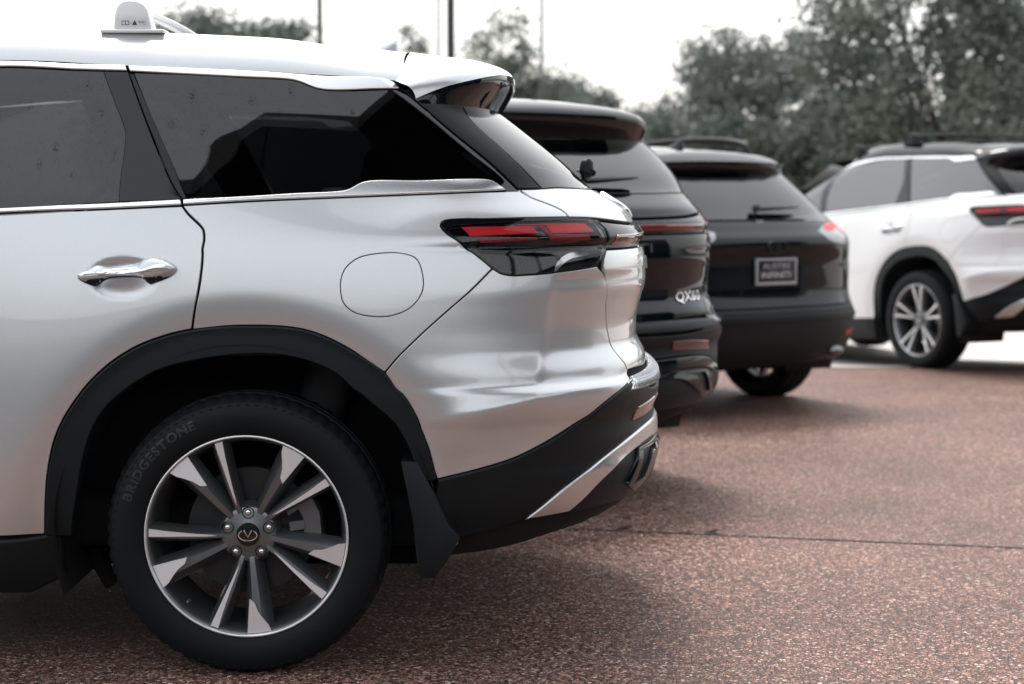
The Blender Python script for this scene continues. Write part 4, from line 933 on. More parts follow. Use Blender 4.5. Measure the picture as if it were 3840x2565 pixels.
# printed label on the near bar foot
lab = []
yl = -.6362
def quad(x0, z0, x1, z1): lab.append(([(x0, yl, z0), (x1, yl, z0), (x1, yl, z1), (x0, yl, z1)], [(0, 1, 2, 3)]))
uL, zL = -.348, zt + .016
for a, b, c, d_ in ((-.030, 0, -.0285, .012), (-.0205, 0, -.019, .012), (-.011, 0, -.0095, .012), (-.030, 0, -.0095, .0015), (-.030, .0105, -.0095, .012), (-.007, .005, -.003, .0062)): quad(uL + a, zL + b, uL + c, zL + d_)
lab.append(([(uL - .001, yl, zL), (uL + .013, yl, zL), (uL + .006, yl, zL + .0135)], [(0, 1, 2)]))
for a, b, c in ((.015, .0095, .035), (.017, .006, .022), (.024, .0055, .035), (.030, .001, .037)): quad(uL + a, zL + b, uL + c, zL + b + .0012)
V, Fs = merge(lab); foot = [o for o in car1.children if o.name.startswith('bar_foot')][0]
link('printed_label', mesh('printed_label', V, Fs, False), foot, 'print_dark')

# ================================================================== car two: black SUV behind it
def slope_z(y): return -.004 * max(0, y - 5)
car2 = empty('parked_car'); tag(car2, 'glossy black SUV parked directly behind the silver one, chrome model lettering at its lower corner', 'car', 'cars parked on the lot')
pose(car2, -.28, 7.97, slope_z(7.97), 38)
BL = {'silver_paint': 'black_paint', 'satin_silver': 'gloss_black', 'ribbed_chrome': 'black_plastic', 'dark_chrome': 'gloss_black'}
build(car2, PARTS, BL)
for sy in (-1, 1):
    put_wheel(car2, 0, sy * .96, 0, sy); put_wheel(car2, -2.9, sy * .96, 0, sy)
# ================================================================== car four: white SUV with a black roof
car4 = empty('parked_car'); tag(car4, 'white SUV with black roof and roof bars at the right edge of the photo', 'car', 'cars parked on the lot')
pose(car4, 3.944, 13.786, -.045, 26.3, -2.2)
W4 = {'silver_paint': 'white_paint', ('roof', 'silver_paint'): 'black_paint', ('spoiler', 'silver_paint'): 'black_paint', ('aerial_fin', 'silver_paint'): 'black_paint', 'tinted_glass': 'pale_glass'}
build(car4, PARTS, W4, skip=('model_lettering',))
for sy in (-1, 1):
    put_wheel(car4, 0, sy * .96, 1, sy); put_wheel(car4, -2.9, sy * .96, 1, sy)
crossbar(car4, -.45, 'black_plastic', 'black_plastic'); crossbar(car4, -1.15, 'black_plastic', 'black_plastic')
# ================================================================== car three: smaller black crossover
def disp_xo(u, v, w_):
    d = np.zeros_like(u)
    for ax in (0.0, -2.8):
        r = np.hypot(u - ax, w_ - .37); d += smooth(.1, .3, w_) * (.018 * (1 - smooth(.52, .75, r)))
    return d
PROF_XO = dict(
    B=pchip([.16, .3, .5, .7, .85, .95, 1.05, 1.13, 1.2, 1.35, 1.48, 1.58], [.80, .87, .905, .925, .93, .92, .90, .875, .845, .775, .71, .65]),
    E=pchip([.16, .22, .30, .36, .45, .58, .62, .645, .66, .75, .90, .98, 1.02, 1.05, 1.09, 1.14, 1.16, 1.30, 1.42, 1.50, 1.58], [.62, .75, .86, .93, .97, .985, .98, .962, .95, .925, .925, .94, .945, .935, .89, .835, .81, .64, .485, .385, .30]),
    n=pchip([.16, 1.0, 1.2, 1.58], [2.9, 2.9, 2.7, 2.7]), len=pchip([.16, 1.1, 1.3, 1.58], [.66, .66, .56, .46]),
    F=pchip([.16, .3, .6, .8, .92, .98, 1.02, 1.06, 1.10, 1.2, 1.35, 1.48, 1.58], [-3.55, -3.66, -3.7, -3.66, -3.5, -3.2, -2.9, -2.6, -2.4, -2.2, -1.9, -1.55, -1.2]),
    flen=pchip([.16, 1.0, 1.1, 1.58], [.95, .95, .7, .6]), disp=disp_xo)
XO = Surf(PROF_XO, w0=.16, w1=1.58, nr=220, nf=120, nb=260)
H3 = 34.0
M3 = Matrix.Translation((1.01, 11.05, slope_z(11))) @ Matrix.Rotation(R(H3 - 90), 4, 'Z')
XO.prepare(M3); tr3 = XO.trace
XP = []
def addx(name, me, m, both=True, under=None): XP.append((name, me, m, both, under)); return me
def UX(*pts): return [XO.at_u(p[0], p[1]) + ((p[2],) if len(p) > 2 else (0,)) for p in pts]
def VX(*pts): return [XO.at_v(p[0], p[1]) + ((p[2],) if len(p) > 2 else (0,)) for p in pts]
def symx(h, top=None): return list(h) + [(2 * XO.SR - p[0], p[1], p[2]) for p in reversed(h)]
RX = .5
archx = lambda ax: [(ax + RX * math.cos(a), .37 + RX * math.sin(a)) for a in np.linspace(0, math.pi, 13)]
WX = pchip([-2.4, -2.2, -1.9, -1.55, -1.2, -.8, -.3, .1, .3], [1.10, 1.22, 1.37, 1.47, 1.51, 1.53, 1.525, 1.505, 1.49])
bl_x = [(-2.35, 1.06), (-1.5, 1.09), (-.5, 1.125), (.3, 1.15), (.62, 1.16)]
side = UX((.62, 1.16, 1), (.80, 1.02), (.84, .66, 1), (.66, .52), (.50, .40, 1)) + UX(*archx(0)) + UX((-.50, .36, 1), (-2.30, .36, 1)) + UX(*archx(-2.8)) + UX((-3.30, .36, 1)) + [(XO.SF + .02, .36, 1), (XO.SF + .02, 1.05, 1)] + UX(*bl_x)[:-1]
addx('body_side', XO.panel('body_side', side, spacing=.03), 'black_paint')
tgx = symx(VX((.70, 1.15, 1), (.76, 1.02), (.80, .80), (.78, .655, 1), (.4, .652)))
tgx = VX((.66, 1.152, 1), (.74, 1.02), (.79, .80), (.77, .655, 1), (.4, .652)) + [(XO.SR, .652, 0)] + [(2 * XO.SR - p[0], p[1], p[2]) for p in reversed(VX((.66, 1.152, 1), (.74, 1.02), (.79, .80), (.77, .655, 1), (.4, .652)))] + [(2 * XO.SR - XO.at_v(.35, 1.152)[0], 1.152, 0), (XO.SR, 1.152, 0), (XO.at_v(.35, 1.152)[0], 1.152, 0)]
addx('tailgate', XO.panel('tailgate', tgx, spacing=.02), 'black_paint', False)
cq = VX((.775, .65, 1), (.80, .80), (.745, 1.02), (.67, 1.15, 1)); cs = UX((.64, 1.16, 1), (.81, 1.02), (.85, .66, 1))
addx('rear_corner', XO.panel('rear_corner', cq + [(p[0], p[1], p[2]) for p in cs], off=-.001, spacing=.02), 'black_paint')
hb = UX((.50, .40, 1), (.66, .52), (.84, .65, 1)) + VX((.6, .648), (.3, .648))
lo = UX((.55, .30, 1), (.70, .27)) + VX((.6, .30), (.3, .30))
lowx = hb + [(XO.SR, .648, 0)] + [(2 * XO.SR - p[0], p[1], p[2]) for p in reversed(hb)] + [(2 * XO.SR - p[0], p[1], p[2]) for p in lo] + [(XO.SR, .30, 0)] + [q for q in reversed(lo)]
addx('lower_bumper', XO.panel('lower_bumper', lowx, off=.006, depth=.03, bevel=.008, gap=.001, spacing=.025), 'black_plastic', False)
addx('bumper_ridge', XO.panel('bumper_ridge', VX((.80, .56, 1), (.80, .60, 1), (.4, .605)) + [(XO.SR, .605, 0)] + [(2 * XO.SR - p[0], p[1], p[2]) for p in reversed(VX((.80, .56, 1), (.80, .60, 1), (.4, .605)))] + [(XO.SR, .565, 0)], off=.012, depth=.01, bevel=.006, gap=0, spacing=.03), 'black_plastic', False)
rgh = VX((.60, 1.44, 1), (.68, 1.30), (.715, 1.162, 1), (.35, 1.160))
rgx = rgh + [(XO.SR, 1.160, 0)] + [(2 * XO.SR - p[0], p[1], p[2]) for p in reversed(rgh)] + [(XO.SR, 1.46, 0)]
addx('rear_window', XO.panel('rear_window', rgx, off=0, depth=.004, bevel=.0015, gap=.001, spacing=.03), 'rear_glass', False)
addx('rear_pillar_trim', XO.panel('rear_pillar_trim', UX((.10, 1.47, 1), (.30, 1.45), (.50, 1.30), (.64, 1.165, 1)) + VX((.72, 1.165, 1), (.685, 1.30), (.605, 1.44, 1)), off=.001, depth=.006, bevel=.002, gap=.001, spacing=.03), 'gloss_black')
gx_ = UX((-2.15, 1.10, 1), (-1.5, 1.12), (-.5, 1.15), (.2, 1.18), (.50, 1.20, 1), (.10, 1.44, 1), (-.3, 1.49), (-.8, 1.50), (-1.3, 1.47), (-1.7, 1.39))
addx('side_window', XO.panel('side_window', gx_, off=-.003, depth=0, bevel=0, gap=0, spacing=.04), 'tinted_glass')
wt = [XO.at_u(u_, float(WX(u_)) - .005) + (0,) for u_ in (.25, -.3, -.8, -1.2, -1.55, -1.9, -2.2)]; wb = UX((-2.15, 1.105, 1), (-1.7, 1.40), (-1.3, 1.475), (-.8, 1.503), (-.3, 1.493), (.10, 1.445, 1))
addx('door_frame', XO.panel('door_frame', wt + wb, off=0, depth=.006, bevel=.002, gap=.001, spacing=.03), 'black_paint')
addx('inner_shell', XO.panel('inner_shell', UX((-2.3, 1.04, 1), (-.5, 1.11), (.55, 1.14)) + VX((.6, 1.14)) + [(XO.SR, 1.14, 0), (XO.SR, .34, 0)] + VX((.6, .34)) + UX((.80, .36), (.52, .36, 1)) + UX(*[(.50 * math.cos(a), .37 + .50 * math.sin(a)) for a in np.linspace(.05, math.pi - .05, 9)]) + UX((-.52, .30, 1), (-2.3, .30, 1)) + UX(*[(-2.8 + .50 * math.cos(a), .37 + .50 * math.sin(a)) for a in np.linspace(.05, math.pi - .05, 9)]) + UX((-3.3, .30, 1)) + [(XO.SF + .05, .30, 1), (XO.SF + .05, 1.0, 1)], off=-.016, depth=0, bevel=0, gap=0, spacing=.05), 'dark_liner')
addx('sill', XO.panel('sill', UX((-.52, .37, 1), (-2.28, .37, 1), (-2.3, .24, 1), (-.5, .24, 1)), off=.004, depth=.02, bevel=.006, gap=0, spacing=.04), 'black_plastic')
def ringx(ax):
    a = UX(*[(ax + .535 * math.cos(t), .37 + .535 * math.sin(t)) for t in np.linspace(-.05, math.pi + .05, 15)]); b_ = UX(*[(ax + .45 * math.cos(t), .37 + .45 * math.sin(t)) for t in np.linspace(math.pi + .05, -.05, 15)])
    return XO.panel('wheel_arch_cladding', [a[0][:2] + (1,)] + a[1:-1] + [a[-1][:2] + (1,), b_[0][:2] + (1,)] + b_[1:-1] + [b_[-1][:2] + (1,)], off=.007, depth=.06, bevel=.003, gap=0, spacing=.03)
addx('wheel_arch_cladding', ringx(0), 'black_plastic'); addx('wheel_arch_cladding', ringx(-2.8), 'black_plastic')
def scaled(me, fx):
    m2 = me.copy(); co = np.zeros(len(m2.vertices) * 3); m2.vertices.foreach_get('co', co); co = fx(co.reshape(-1, 3)); m2.vertices.foreach_set('co', co.ravel()); m2.update(); return m2
addx('wheel_liner', scaled(liner(0), lambda c: c * np.array([.95, .95, .97])), 'dark_liner'); addx('wheel_liner', scaled(liner(0), lambda c: c * np.array([.95, .95, .97]) - np.array([2.8, 0, 0])), 'dark_liner')
addx('underbody', box('underbody', (-1.3, 0, .34), (4.1, 1.36, .14), .03), 'dark_liner', False)
# roof
rowsx = []
for u_ in np.concatenate([np.linspace(-1.75, -.8, 12), np.linspace(-.7, .28, 16)]):
    we = float(WX(u_)); ve = -XO.pt(*[np.array([q]) for q in XO.at_u(u_, we)])[0][1]
    sec = [(ve * (1 - t), we + .085 * (1 - (1 - t) ** 2.2)) for t in np.linspace(0, 1, 9)]; sec = sec + [(-v, z) for v, z in reversed(sec[:-1])]; rowsx.append([(u_, -v, z) for v, z in sec])
V, Fs = loft(rowsx); addx('roof', mesh('roof', V, Fs), 'black_paint', False)
addx('roof_lining', mesh('roof_lining', [(x, y * .96, z - .04) for x, y, z in V], Fs), 'interior', False)
def rz3(u, v): ve = .66; return float(WX(u)) + .085 * (1 - (abs(v) / ve) ** 2.2)
rt, rb = [], []
for v in (0, .2, .4, .52, .60, .65, .675, .69):
    tu = .50 - .30 * (v / .69) ** 4; z0 = rz3(.27, min(v, .655)); tz = 1.505 - .05 * (v / .69) ** 4
    rt.append([(.27 + (tu - .27) * t, -v, z0 + (tz - z0) * t + .016 * math.sin(math.pi * t)) for t in np.linspace(0, 1, 9)])
    s_, _ = XO.at_v(v, 1.43); g_ = XO.pt(np.array([s_]), np.array([1.43]))[0][0]
    rb.append([rt[-1][-1]] + [(tu + .004 * math.sin(math.pi * t) + (max(g_, .0) - .01 - tu) * t ** 1.5, -v, tz - .012 + (1.43 - tz) * t) for t in np.linspace(.05, 1, 6)])
V, Fs = loft(symrows(rt)); addx('spoiler', mesh('spoiler', V, Fs), 'black_paint', False)
V, Fs = loft(symrows(rb)); addx('spoiler_underside', mesh('spoiler_underside', V, Fs), 'gloss_black', False, 'spoiler')
V, Fs = loft(fin); addx('aerial_fin', mesh('aerial_fin', [(x * 1.05 - .12, y, z * 1.05 + rz3(0, 0) - .006) for x, y, z in V], Fs), 'black_paint', False)
rail = [(-1.55, -.60, float(rz3(-1.5, .58)) - .02), (-1.45, -.60, rz3(-1.4, .58) + .06), (-1.2, -.60, rz3(-1.2, .58) + .10), (-.6, -.60, rz3(-.6, .58) + .115), (-.15, -.595, rz3(-.15, .58) + .105), (.0, -.59, rz3(0, .58) + .075), (.06, -.585, rz3(.06, .58) - .02)]
pr = catmull([(p[0], p[2]) for p in rail], False, .05); addx('roof_rail', tube_path('roof_rail', [(x, -.60 + .01 * max(0, x + .3), z) for x, z in pr], .018, 10, 1.2), 'black_plastic')
# windscreen, bonnet
ws = []
for k in np.linspace(0, 1, 8):
    vb = .76 - .12 * k; ws.append([(-2.36 + k * .62 - .10 * (1 - (v / vb) ** 2), -v, 1.09 + k * .40 + .08 * k * (1 - (v / vb) ** 2)) for v in np.linspace(vb, -vb, 11)])
V, Fs = loft(ws); addx('windscreen', mesh('windscreen', V, Fs), 'rear_glass', False)
hdx = []
for k in np.linspace(0, 1, 10):
    u_ = -2.30 - k * 1.28; zc = 1.10 - .05 * k - .16 * k ** 4; vb = .82 - .16 * k ** 2.5
    hdx.append([(u_ + .12 * k * (v / vb) ** 2, -v, zc - (.05 + .02 * k) * abs(v / vb) ** 2.4) for v in np.linspace(vb, -vb, 13)])
V, Fs = loft(hdx); addx('bonnet', mesh('bonnet', V, Fs), 'black_paint', False)
# lamps (right one is the one in view; traced there and mirrored)
def mir3(l): return [(2 * XO.SR - p[0], p[1], p[2]) for p in l]
lmp = mir3(tr3(pp('Q', (1535, 775, 1), (1590, 760), (1685, 752, 1), (1725, 860), (1735, 915, 1), (1640, 905), (1570, 870), (1505, 818, 1))))
addx('tail_lamp', XO.panel('tail_lamp', lmp, off=.003, depth=.01, bevel=.002, gap=0, spacing=.02), 'lamp_grey')
addx('lamp_segment', XO.panel('lamp_segment', mir3(tr3(pp('Q', (1540, 778, 1), (1590, 765), (1620, 762, 1), (1610, 815, 1), (1575, 812)))), off=.006, depth=.004, bevel=0, gap=0, spacing=.02), 'red_lamp', True, 'tail_lamp')
addx('lamp_segment', XO.panel('lamp_segment', mir3(tr3(pp('Q', (1655, 765, 1), (1688, 756, 1), (1705, 830, 1), (1680, 825, 1)))), off=.006, depth=.004, bevel=0, gap=0, spacing=.02), 'red_lamp', True, 'tail_lamp')
addx('rear_wiper', wiper(XO, .03, -.34, 1.195, 1.205), 'black_plastic', False)
addx('wiper_pivot', tube_path('wiper_pivot', [on(XO, .02, 1.19, -.01), on(XO, .02, 1.195, .03), on(XO, .02, 1.205, .05)], [.03, .03, .018], 12), 'black_plastic', False, 'rear_wiper')
addx('tailgate_emblem', emblem(XO, 1.0, .07, .036), 'black_plastic', False)
addx('rear_reflector', XO.panel('rear_reflector', VX((.78, .46, 1), (.78, .49, 1), (.60, .49, 1), (.60, .46, 1)), off=.010, depth=.005, bevel=0, gap=0, spacing=.02), 'dark_red_lamp')
addx('exhaust_pipe', tube_path('exhaust_pipe', [(.70, -.52, .37), (.86, -.52, .37), (.93, -.52, .37)], [.045, .05, .05], 16, .6), 'dark_chrome')
# number plate in a frame
pc = on(XO, 0, .86, 0); pn = XO.nrm(np.array([XO.SR - .001]), np.array([.86]))[0]
plate_rot = Matrix.Rotation(-math.asin(float(pn[2])), 4, 'Y')
def pl(nm, c, s_, bev): return box(nm, (float(pc[0]) + c[0], c[1], float(pc[2]) + c[2]), s_, bev, plate_rot)
addx('number_plate', pl('number_plate', (.014, 0, 0), (.012, .285, .132), .002), 'plate_black', False)
for nm, c, s_ in (('plate_frame', (.018, 0, .070), (.018, .318, .014)), ('plate_frame', (.018, 0, -.070), (.018, .318, .018)), ('plate_frame', (.018, -.151, 0), (.018, .016, .136)), ('plate_frame', (.018, .151, 0), (.018, .016, .136))): addx(nm, pl(nm, c, s_, .003), 'plate_grey', False, 'number_plate')
def plate_text(t, size, dz, sx=1.0):
    V, Fs = text_mesh(t, size); return mesh('plate_lettering', [(float(pc[0]) + .0215 + .001 * z, x * sx, float(pc[2]) + dz + y) for x, y, z in V], Fs, False)
addx('plate_lettering', plate_text('AUSTIN', .048, .030, 1.25), 'print_grey', False, 'number_plate')
addx('plate_lettering', plate_text('INFINITI', .054, -.022, 1.2), 'plate_white', False, 'number_plate')
car3 = empty('parked_car'); car3.matrix_world = M3
tag(car3, 'black crossover with roof rails, seen from behind, framed dealer plate on its tailgate', 'car', 'cars parked on the lot')
build(car3, XP)
for sy in (-1, 1):
    put_wheel(car3, 0, sy * .90, 1, sy, .37); put_wheel(car3, -2.8, sy * .90, 1, sy, .37)
# ================================================================== ground
def zg(x, y):
    return -.004 * max(0, y - 5)
CREST = 13.35
def terrain(name, xs, ys, fn, m):
    V = [(x, y, fn(x, y)) for y in ys for x in xs]; n = len(xs)
    Fs = [(a * n + i, a * n + i + 1, (a + 1) * n + i + 1, (a + 1) * n + i) for a in range(len(ys) - 1) for i in range(n - 1)]
    return link(name, mesh(name, V, Fs), None, m)
gm = mat('aggregate', (.3, .2, .17), .75)
N, L, b = nodes(gm); tc = N.new('ShaderNodeTexCoord')
def vor(scale, feat='F1'):
    v = N.new('ShaderNodeTexVoronoi'); v.feature = feat; v.inputs['Scale'].default_value = scale; L.new(tc.outputs['Object'], v.inputs['Vector']); return v
v1 = vor(100); v2 = vor(100, 'DISTANCE_TO_EDGE')
wn = N.new('ShaderNodeTexWhiteNoise'); wn.noise_dimensions = '3D'; L.new(v1.outputs['Position'], wn.inputs['Vector'])
cr = N.new('ShaderNodeValToRGB'); L.new(wn.outputs['Value'], cr.inputs[0]); e = cr.color_ramp; e.interpolation = 'LINEAR'
for i, (p, c) in enumerate(((0, (.035, .016, .012)), (.25, (.12, .052, .037)), (.5, (.27, .128, .094)), (.75, (.38, .20, .152)), (.92, (.50, .31, .245)), (1, (.70, .56, .48)))):
    el = e.elements[i] if i < 2 else e.elements.new(p); el.position = p; el.color = (*c, 1)
gap = N.new('ShaderNodeMapRange'); gap.inputs['From Max'].default_value = .10; L.new(v2.outputs['Distance'], gap.inputs['Value'])
mx = N.new('ShaderNodeMix'); mx.data_type = 'RGBA'; mx.inputs[6].default_value = (.03, .018, .015, 1); L.new(gap.outputs[0], mx.inputs[0]); L.new(cr.outputs[0], mx.inputs[7])
n1 = N.new('ShaderNodeTexNoise'); n1.inputs['Scale'].default_value = .9; n1.inputs['Detail'].default_value = 6; L.new(tc.outputs['Object'], n1.inputs['Vector'])
n1.inputs['Roughness'].default_value = .62
mr = N.new('ShaderNodeMapRange'); mr.inputs['From Min'].default_value = .3; mr.inputs['From Max'].default_value = .7; mr.inputs['To Min'].default_value = .62; mr.inputs['To Max'].default_value = 1.14; L.new(n1.outputs['Fac'], mr.inputs['Value'])
mu = N.new('ShaderNodeMix'); mu.data_type = 'RGBA'; mu.blend_type = 'MULTIPLY'; mu.inputs[0].default_value = 1; L.new(mx.outputs[2], mu.inputs[6]); L.new(mr.outputs[0], mu.inputs[7]); L.new(mu.outputs[2], b.inputs['Base Color'])
bp = N.new('ShaderNodeBump'); bp.inputs['Distance'].default_value = .004; bp.inputs['Strength'].default_value = .9; L.new(gap.outputs[0], bp.inputs['Height']); L.new(bp.outputs[0], b.inputs['Normal'])
rr = N.new('ShaderNodeMapRange'); rr.inputs['To Min'].default_value = .45; rr.inputs['To Max'].default_value = .8; L.new(wn.outputs['Value'], rr.inputs['Value']); L.new(rr.outputs[0], b.inputs['Roughness'])
cm = mat('concrete', (.52, .49, .46), .8)
N, L, b = nodes(cm); tc = N.new('ShaderNodeTexCoord'); n1 = N.new('ShaderNodeTexNoise'); n1.inputs['Scale'].default_value = 3; n1.inputs['Detail'].default_value = 8; L.new(tc.outputs['Object'], n1.inputs['Vector'])
cr = N.new('ShaderNodeValToRGB'); cr.color_ramp.elements[0].color = (.44, .41, .385, 1); cr.color_ramp.elements[1].color = (.60, .57, .54, 1); L.new(n1.outputs['Fac'], cr.inputs[0]); L.new(cr.outputs[0], b.inputs['Base Color'])
am = mat('asphalt', (.055, .055, .058), .85); bump(am, 90, .01, .5)
def lot(x, y):
    d_ = min(max(0, y - CREST), max(0, x - 1.2), 9.0)
    return -.004 * max(0, min(y, CREST) - 5) - .065 * d_
ys = [2.4, 3, 4, 5, 6, 8, 10, 12, 13.0, CREST]
tag(terrain('pavement', [-60, -20, -6, -2, 0, 1.2, 2, 4, 8, 20, 60], ys, lot, 'aggregate'), kind='structure')
tag(terrain('unseen_dark_lane', [-60, 0, 60], [-40, 0, 2.37], lambda x, y: -.004, 'asphalt'), kind='structure')  # unseen dark ground, added to darken the reflections low on the silver door
ys = [CREST + .03] + [CREST + .2, CREST + .6, 14.5, 16, 18, 20, 22.4, 24, 30, 40]
o = terrain('driveway', [-60, -20, -6, -2, 0, .8, 1.2, 1.6, 2, 3, 4, 6, 8, 10.2, 20, 60], ys, lot, 'concrete'); tag(o, kind='structure')
o = terrain('asphalt_road', [-1500, -60, 0, 1.2, 10.2, 60, 1500], [40, 200, 1600], lambda x, y: lot(x, 40) - .01, 'asphalt'); tag(o, kind='structure')
o = terrain('ground', [-1500, -60, 0, 60, 1500], [-1500, -40, 0, 13.4, 40, 1600], lambda x, y: -.75 if y >= 13 else -.30, 'asphalt'); tag(o, kind='structure')
# expansion joint and saw cut
jm = mat('joint_filler', (.035, .028, .026), .9)
def strip(name, a, b_, wd, m, z, wob=.0, n=40):
    a, b_ = Vector(a), Vector(b_); t = (b_ - a); t.z = 0; nn = Vector((-t.y, t.x, 0)).normalized(); V, Fs = [], []
    for i in range(n + 1):
        p = a.lerp(b_, i / n); wv_ = wd * (.65 + .7 * random.random()); o_ = nn * (random.uniform(-wob, wob)); zz = lot(p.x, p.y) + z
        V += [(p.x + o_.x + nn.x * wv_ / 2, p.y + o_.y + nn.y * wv_ / 2, zz), (p.x + o_.x - nn.x * wv_ / 2, p.y + o_.y - nn.y * wv_ / 2, zz)]
    Fs = [(2 * i, 2 * i + 1, 2 * i + 3, 2 * i + 2) for i in range(n)]
    return link(name, mesh(name, V, Fs, False), None, m)
ja, jb = ground_at(*pp('X', (1290, 1208))[0][:2]), ground_at(*pp('X', (2347, 1254))[0][:2]); dj = (jb - ja)
tag(strip('pavement_joint', ja - dj * .6, jb + dj * .8, .016, 'joint_filler', .0025, .004, 160), kind='structure')
tag(strip('pavement_edge', (1.0, CREST + .015, 0), (30, CREST + .015, 0), .05, 'joint_filler', .003, .004, 60), kind='structure')
# fallen leaves
lm = mat('dry_leaf', (.16, .07, .035), .8); lm2 = mat('dark_leaf', (.035, .024, .018), .8)
def leaf(p, size, rz, m, lab):
    V, Fs = [], []; out = [(0, 0), (.25, .16), (.5, .22), (.72, .30), (.8, .12), (1.0, 0), (.8, -.12), (.74, -.26), (.5, -.2), (.25, -.14)]
    c, s_ = math.cos(rz), math.sin(rz)
    for x, y in out: V.append((p.x + (x * c - y * s_) * size, p.y + (x * s_ + y * c) * size, p.z + .004 + size * .35 * abs(y) + size * .25 * max(0, x - .6)))
    V.append((p.x + .5 * c * size, p.y + .5 * s_ * size, p.z + .003))
    Fs = [(i, (i + 1) % 10, 10) for i in range(10)]
    o = link('fallen_leaf', mesh('fallen_leaf', V, Fs, False), None, m); tag(o, lab, 'leaf', 'fallen leaves on the pavement')
for (x, y), sz, rz, m, lab in (((1412, 1210), .040, .2, 'dark_leaf', 'dark curled leaf on the pavement joint, nearest to the silver bumper'), ((1430, 1207), .022, 2.0, 'dry_leaf', 'small brown leaf scrap beside the dark leaf nearest the bumper'), ((1567, 1218), .024, .4, 'dry_leaf', 'small brown leaf on the joint between the two dark leaves'), ((1610, 1219), .045, .1, 'dark_leaf', 'dark torn leaf on the pavement joint, farther right along it'),
        ((1425, 1183), .030, .3, 'dry_leaf', 'orange brown leaf just above the pavement joint'), ((1600, 1119), .020, .6, 'dark_leaf', 'tiny dark leaf at the edge of the shadow behind the silver car')):
    q = pp('X', (x, y))[0]; g = ground_at(q[0], q[1]); g.z = zg(g.x, g.y); leaf(g, sz * 1.7, rz, m, lab)

# ================================================================== light poles
def pole(x, w_px, Y, m, lab, h=9.5):
    q = pp('X', (x, 60))[0]; p = at_depth(q[0], q[1], Y); r = w_px / 2 / (LENS / 36 * 2347) * Y; zb = lot(p.x, Y) - .05 if Y < 40 else -.75
    root = empty('light_pole', (p.x, Y, zb)); tag(root, lab, 'light pole', 'light poles')
    link('shaft', tube_path('shaft', [(0, 0, .3), (0, 0, h * .5), (0, 0, h)], [r * 1.08, r, r * .92], 14), root, m)
    link('base', tube_path('base', [(0, 0, 0), (0, 0, .6)], [r * 2.6, r * 2.4], 18), root, 'concrete')
    link('arm', tube_path('arm', [(0, 0, h - .15), (.5, 0, h - .02), (1.0, 0, h)], [.04, .035, .03], 8), root, m)
    link('lamp_head', box('lamp_head', (1.15, 0, h), (.6, .32, .09), .03), root, m)
pole(733, 12, 24, 'pole_paint', 'slim black light pole above the silver car roof, leftmost of the poles')
pole(1033, 18, 23, 'pole_paint', 'thick black light pole, darkest and nearest of the poles')
pole(1005, 8, 40, 'pole_grey', 'thin grey light pole just left of the thick black one')
pole(1242, 9, 42, 'pole_grey', 'pale thin light pole in front of the tree, rightmost of the poles')

# ================================================================== trees
bark = mat('bark', (.07, .055, .045), .9); bump(bark, 30, .02, .8)
def leafmat(name, c0, c1):
    m = mat(name, c0, .55, spec=.35); N, L, b = nodes(m); oi = N.new('ShaderNodeTexCoord'); n = N.new('ShaderNodeTexNoise'); n.inputs['Scale'].default_value = 1.1; n.inputs['Detail'].default_value = 5
    L.new(oi.outputs['Object'], n.inputs['Vector']); r_ = N.new('ShaderNodeValToRGB'); r_.color_ramp.elements[0].position = .32; r_.color_ramp.elements[1].position = .68
    r_.color_ramp.elements[0].color = (*c0, 1); r_.color_ramp.elements[1].color = (*c1, 1); L.new(n.outputs['Fac'], r_.inputs[0]); L.new(r_.outputs[0], b.inputs['Base Color'])
    tl = N.new('ShaderNodeBsdfTranslucent'); L.new(r_.outputs[0], tl.inputs['Color']); ms = N.new('ShaderNodeMixShader'); ms.inputs[0].default_value = .25
    L.new(b.outputs[0], ms.inputs[1]); L.new(tl.outputs[0], ms.inputs[2]); L.new(ms.outputs[0], N['Material Output'].inputs[0])
leafmat('leaf_dark', (.048, .066, .060), (.10, .122, .103)); leafmat('leaf_mid', (.066, .086, .076), (.15, .168, .132)); leafmat('leaf_pale', (.11, .13, .12), (.20, .22, .195))
